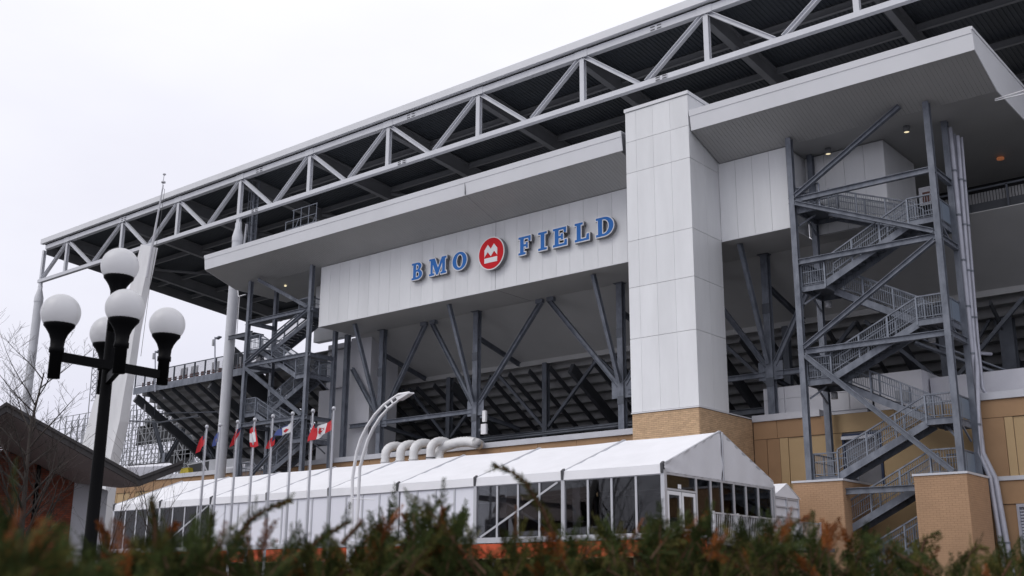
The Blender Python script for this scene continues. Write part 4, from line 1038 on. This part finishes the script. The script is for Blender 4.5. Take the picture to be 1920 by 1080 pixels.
MB().poly([np.array((*q0[:2],-H)), np.array((*q1[:2],-H)), np.array((*q1[:2],onf(204,938,1.13)[2]+.4)), np.array((*q0[:2],zt+.2))], r0*.4).build('white_pier', M['plaster'], pv)
MB().bar(np.array((*(p0+side*wl*.62-r0*.08)[:2],-H)), np.array((*(p0+side*wl*.62-r0*.08)[:2],zt+.7)), .12, up=(0,1,0)).build('downpipe', M['black'], pv)
# pale roof surface rising behind the valley
MB().add([onf(262,896,1.01)+r0*.3, onf(330,871,1.01)+r0*.3, onf(318,868,1.3), onf(240,874,1.3), onf(222,876,1.01)+r0*.3], [(0,1,2,3,4)]).build('pale_roof', M['membrane'], pv)
MB().bar(onf(240,874,1.31), onf(318,868,1.31), .12, .12).build('roof_edge', M['clip'], pv)

# ================================================================== FLAGPOLES AND FLAGS
POLES = [(388,800),(413,797),(446,791),(478,787),(512,780.5),(549,775.5),(587,770.5),(626,766)]
PLAB = ['leftmost flagpole, carrying a limp red flag','second flagpole from the left, carrying a dark blue flag','third flagpole from the left, with a red ensign wrapped on it','fourth flagpole from the left, with a limp red and white flag','fifth flagpole from the left, with a small red flag low behind it','sixth flagpole, flying the blue and white flag with a red leaf','seventh flagpole, with a hanging red and navy flag','rightmost and tallest looking flagpole, flying the red and white maple leaf flag']
pt = []
for (px, py_), lab in zip(POLES, PLAB):
    P = aY(px, py_, 33); pt.append(P)
    t_ = thing('flagpole', lab, 'flagpole', (P[0],33,-H), 'row of flagpoles in front of the tent')
    MB().tube([(P[0],33,-H),(P[0],33,P[2]-.05)], [.075,.045], 10).build('shaft', M['pole'], t_)
    MB().lathe((P[0],33,P[2]), [(0,-.10),(.06,-.085),(.09,-.03),(.09,.03),(.06,.085),(0,.10)], 14).build('finial_ball', M['pole'], t_)
    MB().tube([(P[0]-.07,32.95,P[2]-.2),(P[0]-.08,32.94,1.0)], .008, 4).build('halyard', M['plaster'], t_)
LEAF = [(0,.5),(.1,.3),(.2,.36),(.16,.1),(.3,.24),(.33,.16),(.48,.18),(.42,.02),(.5,-.04),(.25,-.22),(.28,-.32),(.03,-.28),(.03,-.5)]
LEAF = LEAF+[(-x, y) for x, y in LEAF[::-1]]
def flag(label, hT, hB, fB, fT, zones, fold, leaf=None, n=16, m=8):
    """corners in pixels on the flag's own plane; zones(u,v) -> material index"""
    Y = 33
    cs = [aY(x, y, Y) for x, y in (hT, hB, fB, fT)]
    def pos(u, v):
        a = cs[0]+(cs[1]-cs[0])*v; b = cs[3]+(cs[2]-cs[3])*v; p = a+(b-a)*u
        return p+np.array((.02*math.sin(9*u+3*v)*fold*3, fold*math.sin(u*9.0+v*2.2)*(.25+u)-.08*u, -.05*math.sin(math.pi*u)))
    t_ = thing('flag', label, 'flag', cs[0], 'flags on the row of flagpoles')
    vv = [pos(i/n, j/m) for j in range(m+1) for i in range(n+1)]
    mb = MB()
    for j in range(m):
        for i in range(n):
            k = zones((i+.5)/n, (j+.5)/m)
            q = [j*(n+1)+i, j*(n+1)+i+1, (j+1)*(n+1)+i+1, (j+1)*(n+1)+i]
            mb.add([vv[a] for a in q], [(0,1,2,3)], True, k)
    mats = [M['flagred'], M['flagwhite'], M['flagblue'], M['flagnavy'], M['flagyellow']]
    mb.build('cloth', mats, t_)
    if leaf:
        cu, cv, su, sv = leaf
        for dy in (-.012, .012):
            P = [pos(cu+su*x, cv-sv*y)+np.array((0,dy,0)) for x, y in LEAF]
            MB().add([pos(cu,cv)+np.array((0,dy,0))]+P, [(0,i+1,(i+1) % len(P)+1) for i in range(len(P))]).build('maple_leaf', M['flagred'], t_)
    return t_
band = lambda u, v: 1 if .25 < u < .75 else 0
flag('red and white maple leaf flag flying left from the rightmost pole', (622,787), (621,806), (584,828), (586,804), band, .10, (.5,.5,.42,.62))
flag('limp red flag hanging from the leftmost flagpole', (386,812), (384,832), (371,851), (377,822), lambda u, v: 3 if (u < .4 and v < .4) else 0, .05)
flag('dark blue flag with a yellow mark on the second pole', (412,806), (410,826), (402,838), (404,818), lambda u, v: 4 if (.4 < u < .7 and .45 < v < .7) else 2, .05)
flag('red ensign with navy corner wrapped round the third pole', (452,798), (448,815), (435,840), (444,808), lambda u, v: 3 if (u < .45 and v < .5) else 0, .06)
flag('limp red and white flag on the fourth pole', (478,796), (484,836), (474,838), (470,805), lambda u, v: 1 if .3 < v < .72 and u > .2 else 0, .06)
flag('small red flag with dark corner low on the fifth pole', (517,812), (514,834), (502,842), (506,826), lambda u, v: 3 if (u < .4 and v < .5) else 0, .04)
flag('blue and white flag with a red leaf flying left from the sixth pole', (546,792), (545,810), (519,817), (523,805), lambda u, v: 2 if (u > .62 or v < .18 and u > .25) else 1, .07, (.30,.62,.30,.55))
flag('hanging red flag with navy and white corner on the seventh pole', (586,784), (590,806), (581,830), (582,806), lambda u, v: (1 if int(u*9+v*7) % 3 == 0 else 3) if v < .45 else 0, .05)

# ================================================================== CURVED STREET LIGHT
cl = thing('curved_street_light', 'white double arched street light curving right in front of the tent', 'street light', (*aY(660,1040,30)[:2],-H))
Lq = [(659.5,1000),(660,950),(661,897),(664.4,874),(668.9,847.4),(676.3,823.7),(688.1,800),(703,777.8),(719.3,760),(734,748.9),(747.4,739.5)]
Rq = [(664,1010),(668,985),(671,955),(674.6,876),(677.5,868),(682.2,848.9),(689.6,825.2),(700,803),(713.3,782.2),(729.6,764.4),(747.4,750.4)]
tip = (767.5, 736)
for q, Y in ((Lq,30.0),(Rq,29.75)): MB().tube([aY(a,b,Y) for a, b in q+[tip]], [.064]*(len(q)-2)+[.058,.05,.045], 10).build('arched_tube', M['white'], cl)
A = aY(661.5,1030,30)
MB().bar((A[0],29.9,-H), (A[0],29.9,A[2]+.3), .20, .26, up=(0,1,0)).build('base_post', M['white'], cl)
T0, T1, T2 = aY(737,747,29.85), aY(767,735.5,29.85), aY(748,749,29.85)
MB().poly([aY(741,744.5,29.6), aY(766,735.2,29.6), aY(766.5,737.5,29.6), aY(745,751,29.6)], (0,.3,.03)).build('lamp_head', M['white'], cl)
MB().bar(aY(733,750,29.6), aY(737,757,29.6), .05).build('cross_bar', M['white'], cl)
MB().bar(aY(722,760,29.6), aY(727,766,29.6), .05).build('cross_bar', M['white'], cl)
MB().tube([aY(661,935,29.9), aY(703,937,29.6)], .018, 5).build('thin_rod', M['white'], cl)

# ================================================================== GLOBE LAMP POST
gp = np.array((-11.72, 6.78))
lp = thing('globe_lamp_post', 'black lamp post with five white globes standing before the pavilion', 'lamp post', (gp[0],gp[1],-H))
MB().lathe((gp[0],gp[1],0), [(.12,-H),(.12,-H+.5),(.072,-H+.55),(.069,1.2),(.060,3.0)], 20).build('post', M['black'], lp)
def globe(c, holder_len, r=.212):
    c = np.array(c, float)
    # holder: tube, collar, flared cup
    pr = [(0,-r*.72-holder_len),(.066,-r*.72-holder_len),(.066,-r*.72-.30),(.080,-r*.72-.295),(.080,-r*.72-.24),(.072,-r*.72-.235),(.078,-r*.72-.15),(.10,-r*.72-.09),(.135,-r*.72-.035),(.165,-r*.72+.0),(.168,-r*.72+.03),(.155,-r*.72+.03)]
    h = MB().lathe(c, pr, 24).build('lamp_holder', M['black'], lp)
    pr = [(r*math.sin(t), -r*math.cos(t)) for t in np.linspace(math.radians(42), math.pi, 22)]
    MB().lathe(c, pr, 36).build('globe', M['globe'], lp)
pts = {'L': aD(114,587,12.35), 'R': aD(313.5,609,13.45), 'F': aD(234.5,577.5,12.3), 'B': aD(203,626,13.4), 'T': aD(225,499,12.85)}
for k in 'LRFB': globe(pts[k], .58)
globe(pts['T'], .62)
cen = np.array((gp[0], gp[1], 0))
for a, b in (('L','R'),('F','B')):
    A, B = pts[a].copy(), pts[b].copy(); zz = (A[2]+B[2])/2-.55
    A[2] = B[2] = zz+(.0 if a == 'L' else -.1)
    MB().bar(A, B, .06, .10).build('arm', M['black'], lp)

# ================================================================== BARE TREES
def tree(label, base, height, trunk_r, seed, spread=.55, levels=4, nb=(9,5,4,3), lean=(0,0), reach=1.0):
    rd = random.Random(seed)
    t = thing('bare_tree', label, 'tree', base)
    tk = MB(); brn = MB(); tw_ = MB()
    def grow(p, d, L, r, lev, target):
        n = 5; pts = [p]; rs = [r]; dirs = [d]
        for k in range(n):
            d = d+np.array([rd.gauss(0,.09) for _ in range(3)])+np.array((0,0,.05 if lev else .02)); d /= np.linalg.norm(d)
            p = p+d*L/n; pts.append(p); dirs.append(d); rs.append(max(r*(1-.85*(k+1)/n), .0026))
        target.tube(pts, rs, 7 if lev == 0 else (5 if lev == 1 else 3), cap=False)
        if lev >= levels-1: return
        m = nb[lev]
        for i in range(m):
            f = (i+.7+rd.uniform(-.2,.2))/m
            f = .22+.76*f if lev == 0 else .15+.8*f
            k = min(int(f*n), n-1); q = pts[k]+(pts[k+1]-pts[k])*(f*n-k)
            ax = rd.uniform(0, 2*math.pi); h = np.array((math.cos(ax), math.sin(ax), rd.uniform(.1,.5)))
            h /= np.linalg.norm(h)
            nd = dirs[k]*(1-spread)+h*spread; nd /= np.linalg.norm(nd)
            ll = L*rd.uniform(.42,.62)*(1.15-.6*f) if lev == 0 else L*rd.uniform(.35,.6)
            grow(q, nd, ll*reach, max(rs[k]*.5, .0032), lev+1, brn if lev == 0 else tw_)
    d = np.array((lean[0], lean[1], 1.)); d /= np.linalg.norm(d)
    grow(np.array(base, float), d, height, trunk_r, 0, tk)
    tk.build('trunk', M['bark'], t); brn.build('branches', M['bark'], t, 'stuff'); tw_.build('twigs', M['bark'], t, 'stuff')
    return t
B0 = aD(58,1000,24); T0 = aD(80,648,24)
tree('leafless tree with wide fine branches before the red brick pavilion', (B0[0],B0[1],-H), T0[2]+H-.2, .10, 11, .60, 4, (24,9,7,3), ((T0-B0)[0]*.02, 0), .74)
B0 = aD(325,1000,34); T0 = aD(328,880,34)
tree('slim leafless sapling before the left end of the tent', (B0[0],B0[1],-H), T0[2]+H, .05, 5, .42, 3, (16,5,3))
B0 = aD(196,1000,36); T0 = aD(215,912,36)
tree('pale leafless sapling beside the black lamp post', (B0[0],B0[1],-H), T0[2]+H, .05, 9, .45, 3, (14,5,3))

tree('tall bare tree across the street, mirrored in the tent windows', (-50,4,-H), 12, .16, 21, .6, 4, (18,7,5,3))
# ================================================================== YEW HEDGE (foreground)
hd = thing('yew_hedge', 'dark green yew hedge with rusty tips across the near foreground', 'hedge', aD(900,1100,3.2)*np.array((1,1,0))+np.array((0,0,-H)))
TOPX = [-260,0,60,110,170,230,300,350,390,430,500,560,620,690,740,790,840,880,920,1000,1060,1120,1200,1260,1330,1400,1450,1500,1550,1620,1680,1740,1800,1860,1920,2200]
TOPY = [1050,1042,1035,1052,1070,1040,1020,1008,985,1002,1008,1000,1030,1015,955,928,936,985,1015,1008,990,985,980,968,960,972,985,1000,992,1010,1012,1002,1010,1022,1042,1058]
DEPX = [-260,0,250,500,900,1400,2200]
DEPD = [1.35,1.4,2.2,2.85,3.3,3.5,3.8]
def sprig(L_, sp, nl, wd, taper=.5):
    """yew shoot along +x: needles in two flattened ranks, returns (n,4,3)"""
    q = []; n = int(L_/sp)
    for k in range(n):
        f = k/n; x = L_*f
        for s in (1, -1):
            l = nl*(1-taper*f**2)*random.uniform(.75,1.15); a = math.radians(random.uniform(45,72)-25*f); e = random.uniform(-.35,.6)
            d = np.array((math.cos(a), s*math.sin(a), e*math.sin(a))); d /= np.linalg.norm(d)
            p = np.array((x+random.uniform(-.5,.5)*sp, 0, 0)); nrm = np.cross(d, (0,0,1)); nrm /= np.linalg.norm(nrm)
            q.append([p, p+d*l*.4+nrm*wd/2, p+d*l, p+d*l*.4-nrm*wd/2])
    return np.array(q)
SPR = [sprig(random.uniform(.06,.10), .0045, .021, .0038) for _ in range(16)]
def rotm(d, roll):
    d = d/np.linalg.norm(d); up = np.array((0,0,1.)) if abs(d[2]) < .95 else np.array((1.,0,0))
    y = np.cross(up, d); y /= np.linalg.norm(y); z = np.cross(d, y)
    c, s = math.cos(roll), math.sin(roll)
    return np.stack([d, y*c+z*s, -y*s+z*c], 1)
class Fol:
    def __init__(s): s.v = []; s.m = []
    def put(s, p, d, sc, mi):
        q = SPR[random.randrange(len(SPR))]; R = rotm(np.array(d, float), random.uniform(0, 6.28))
        s.v.append((q.reshape(-1,3)*sc) @ R.T+p); s.m.append(np.full(len(q), mi, np.int32))
    def build(s, name, parent, kind=None):
        V = np.concatenate(s.v); mi = np.concatenate(s.m); nq = len(mi)
        off = root_loc(parent); V = V+np.array((0,0,H))-off
        me = bpy.data.meshes.new(name); me.vertices.add(len(V)); me.vertices.foreach_set('co', V.astype(np.float32).ravel())
        me.loops.add(nq*4); me.loops.foreach_set('vertex_index', np.arange(nq*4, dtype=np.int32))
        me.polygons.add(nq); me.polygons.foreach_set('loop_start', np.arange(0, nq*4, 4, dtype=np.int32))
        for m_ in (M['needle'], M['needle2'], M['needle3']): me.materials.append(m_)
        me.polygons.foreach_set('material_index', mi); me.update(); me.validate()
        o = bpy.data.objects.new(name, me); C.objects.link(o); o.parent = parent
        if kind: o['kind'] = kind
        return o
fo = Fol(); stems = MB(); twigs = MB()
def frond(p, d, L_, mi, rust, sc=1.0):
    """an arching side branch with shoots along both sides"""
    d = np.array(d, float); d /= np.linalg.norm(d); n = max(5, int(L_/.020)); P = [p]; q = p.copy()
    ax = np.array((random.gauss(0,1), random.gauss(0,1), random.gauss(0,.4))); ax -= d*(ax @ d); ax /= np.linalg.norm(ax)
    for k in range(n):
        f = k/n; q = q+d*L_/n; d = d+np.array((0,0,-.012))+np.array([random.gauss(0,.04) for _ in range(3)]); d /= np.linalg.norm(d); P.append(q.copy())
        if f < .12: continue
        s = 1 if k % 2 else -1
        sd = d*random.uniform(.75,1.0)+ax*s*random.uniform(.5,.9)+np.array([random.gauss(0,.22) for _ in range(3)])
        m = 2 if (rust and f > rust) else (mi if random.random() < .8 else 1-min(mi,1))
        fo.put(q, sd, sc*random.uniform(.7,1.15)*(1.05-.45*f), m)
    for k in range(3): fo.put(P[-1-k], d+np.array([random.gauss(0,.15) for _ in range(3)]), sc, 2 if rust else mi)
    twigs.tube(P[::2]+[P[-1]], list(np.linspace(.0035,.0015,len(P[::2])+1)), 4, cap=False)
for k in range(860):
    px = random.uniform(-260, 2180); ty = np.interp(px, TOPX, TOPY); dep = np.interp(px, DEPX, DEPD)
    f = random.random()**1.3; D = dep*(1+random.uniform(-.13, .15))
    L_ = random.uniform(.14,.34)
    d = np.array((random.gauss(0,.42), random.gauss(0,.42), random.uniform(.5,1.0))); d /= np.linalg.norm(d)
    tip = aD(px, ty+random.uniform(0,34)+f*150, D)
    c = .5+.5*math.sin(px*.021)*math.sin(px*.0083+1)
    rust = (random.uniform(.6,.92) if random.random() < .05+.22*c*(f < .5) else 0)
    frond(tip-d*L_, d, L_, 0 if random.random() < .68 else 1, rust)
# inner mass so that the hedge is dense, down to the ground
for k in range(900):
    px = random.uniform(-260, 2180); ty = np.interp(px, TOPX, TOPY); dep = np.interp(px, DEPX, DEPD)*1.10
    top = aD(px, ty+70, dep); z = lerp(top[2], -H*.75, random.random()**2.2)
    p = np.array((top[0]+random.gauss(0,.12), top[1]+random.gauss(0,.12), z-.15))
    frond(p, np.array((random.gauss(0,.7), random.gauss(0,.7), random.uniform(.1,1))), random.uniform(.16,.26), 0, 0, 1.2)
fo.build('foliage', hd, 'stuff'); twigs.build('twigs', M['twig'], hd, 'stuff')
for px in range(-200, 2150, 70):
    dep = np.interp(px, DEPX, DEPD)*1.06; ty = np.interp(px, TOPX, TOPY); tp = aD(px+random.gauss(0,15), ty+70, dep)
    b0 = np.array((tp[0]+random.gauss(0,.1), tp[1]+random.gauss(0,.1), -H))
    stems.tube([b0, lerp(b0,tp,.5)+np.array((random.gauss(0,.06),random.gauss(0,.06),0)), tp], [.018,.012,.005], 6, cap=False)
stems.build('stems', M['twig'], hd, 'stuff')
# long shoots standing clear of the mass
def shoot(pxs, D, mi, dens=1.0, tipm=None, sc=1.0):
    P = [aD(x, y, D) for x, y in pxs]
    root = MB().tube(P, list(np.linspace(.0055,.002,len(P))), 6, cap=False).build('shoot', M['twig'], hd)
    f = Fol(); tot = sum(np.linalg.norm(b-a) for a, b in zip(P[:-1], P[1:])); run = 0
    view = np.array(P[0])/np.linalg.norm(P[0])
    for a, b in zip(P[:-1], P[1:]):
        ln = np.linalg.norm(b-a); n = max(2, int(ln/.0032*dens)); ax = (b-a)/ln
        u = np.cross(ax, view); u /= np.linalg.norm(u); w_ = np.cross(ax, u)
        q = []; ms = []
        for k in range(n):
            t = k/n; g_ = (run+ln*t)/tot
            for s_ in (1, -1):
                an = random.gauss(0,.7); sd_ = u*math.cos(an)*s_+w_*math.sin(an); th = math.radians(random.uniform(38,70)-22*g_)
                d = ax*math.cos(th)+sd_*math.sin(th); l = .025*sc*random.uniform(.75,1.15)*(1.1-.35*g_); nr = np.cross(d, view); nr /= np.linalg.norm(nr)+1e-9
                p = a+(b-a)*(t+random.uniform(-.5,.5)/n)
                q.append([p, p+d*l*.4+nr*.0023, p+d*l, p+d*l*.4-nr*.0023])
                ms.append(tipm if (tipm is not None and g_ > .8) else (mi if random.random() < .8 else 1))
        f.v.append(np.array(q).reshape(-1,3)); f.m.append(np.array(ms, np.int32))
        if dens >= .7:
            for k in range(int(ln/.045)):
                d = ax*1.0+u*random.choice((-.7,.7))+np.array([random.gauss(0,.2) for _ in range(3)])
                f.put(a+(b-a)*random.random(), d, random.uniform(.3,.8)*sc, mi)
        run += ln
    f.build('shoot_needles', root, 'stuff')
shoot([(420,1060),(450,1005),(468,975),(500,955),(545,938)], 3.0, 0, 1.0, 1)
shoot([(560,1050),(600,1010),(625,995),(655,978)], 3.1, 0, 1.0, 0)
shoot([(1040,1010),(1020,960),(985,905),(960,885),(925,872)], 3.1, 1, .8, 0)
shoot([(965,1060),(966,1000),(968,948)], 3.2, 2, .25, 2, .6)
shoot([(1270,1060),(1300,1010),(1325,960)], 3.3, 0, .7, 2)
shoot([(640,1020),(672,985),(676,975)], 2.9, 1, .5, 2, .7)
shoot([(385,1060),(392,1000),(398,965)], 2.9, 0, 1.3, 1)
shoot([(292,1060),(290,980),(284,935)], 2.3, 0, .9, 1)
shoot([(300,1050),(318,1000),(330,985)], 2.8, 2, 2.2, 2)
shoot([(1420,1060),(1470,990),(1520,968)], 3.4, 1, .7, 2)
shoot([(1520,1060),(1545,1005),(1552,985)], 3.4, 1, 1.0, 2)
shoot([(1720,1060),(1735,1010),(1760,1000)], 3.5, 1, .8, 0)
shoot([(1790,1070),(1830,1025),(1850,1030)], 3.5, 1, .8, 1)
shoot([(1880,1080),(1900,1045),(1912,1052)], 3.6, 1, .8, 2)
shoot([(830,1040),(826,990),(832,955)], 3.1, 0, 1.4, 2)
shoot([(770,1040),(765,985),(758,965)], 3.1, 0, 1.4, 2)
shoot([(205,1060),(196,1000),(188,982)], 2.5, 2, 1.6, 2)
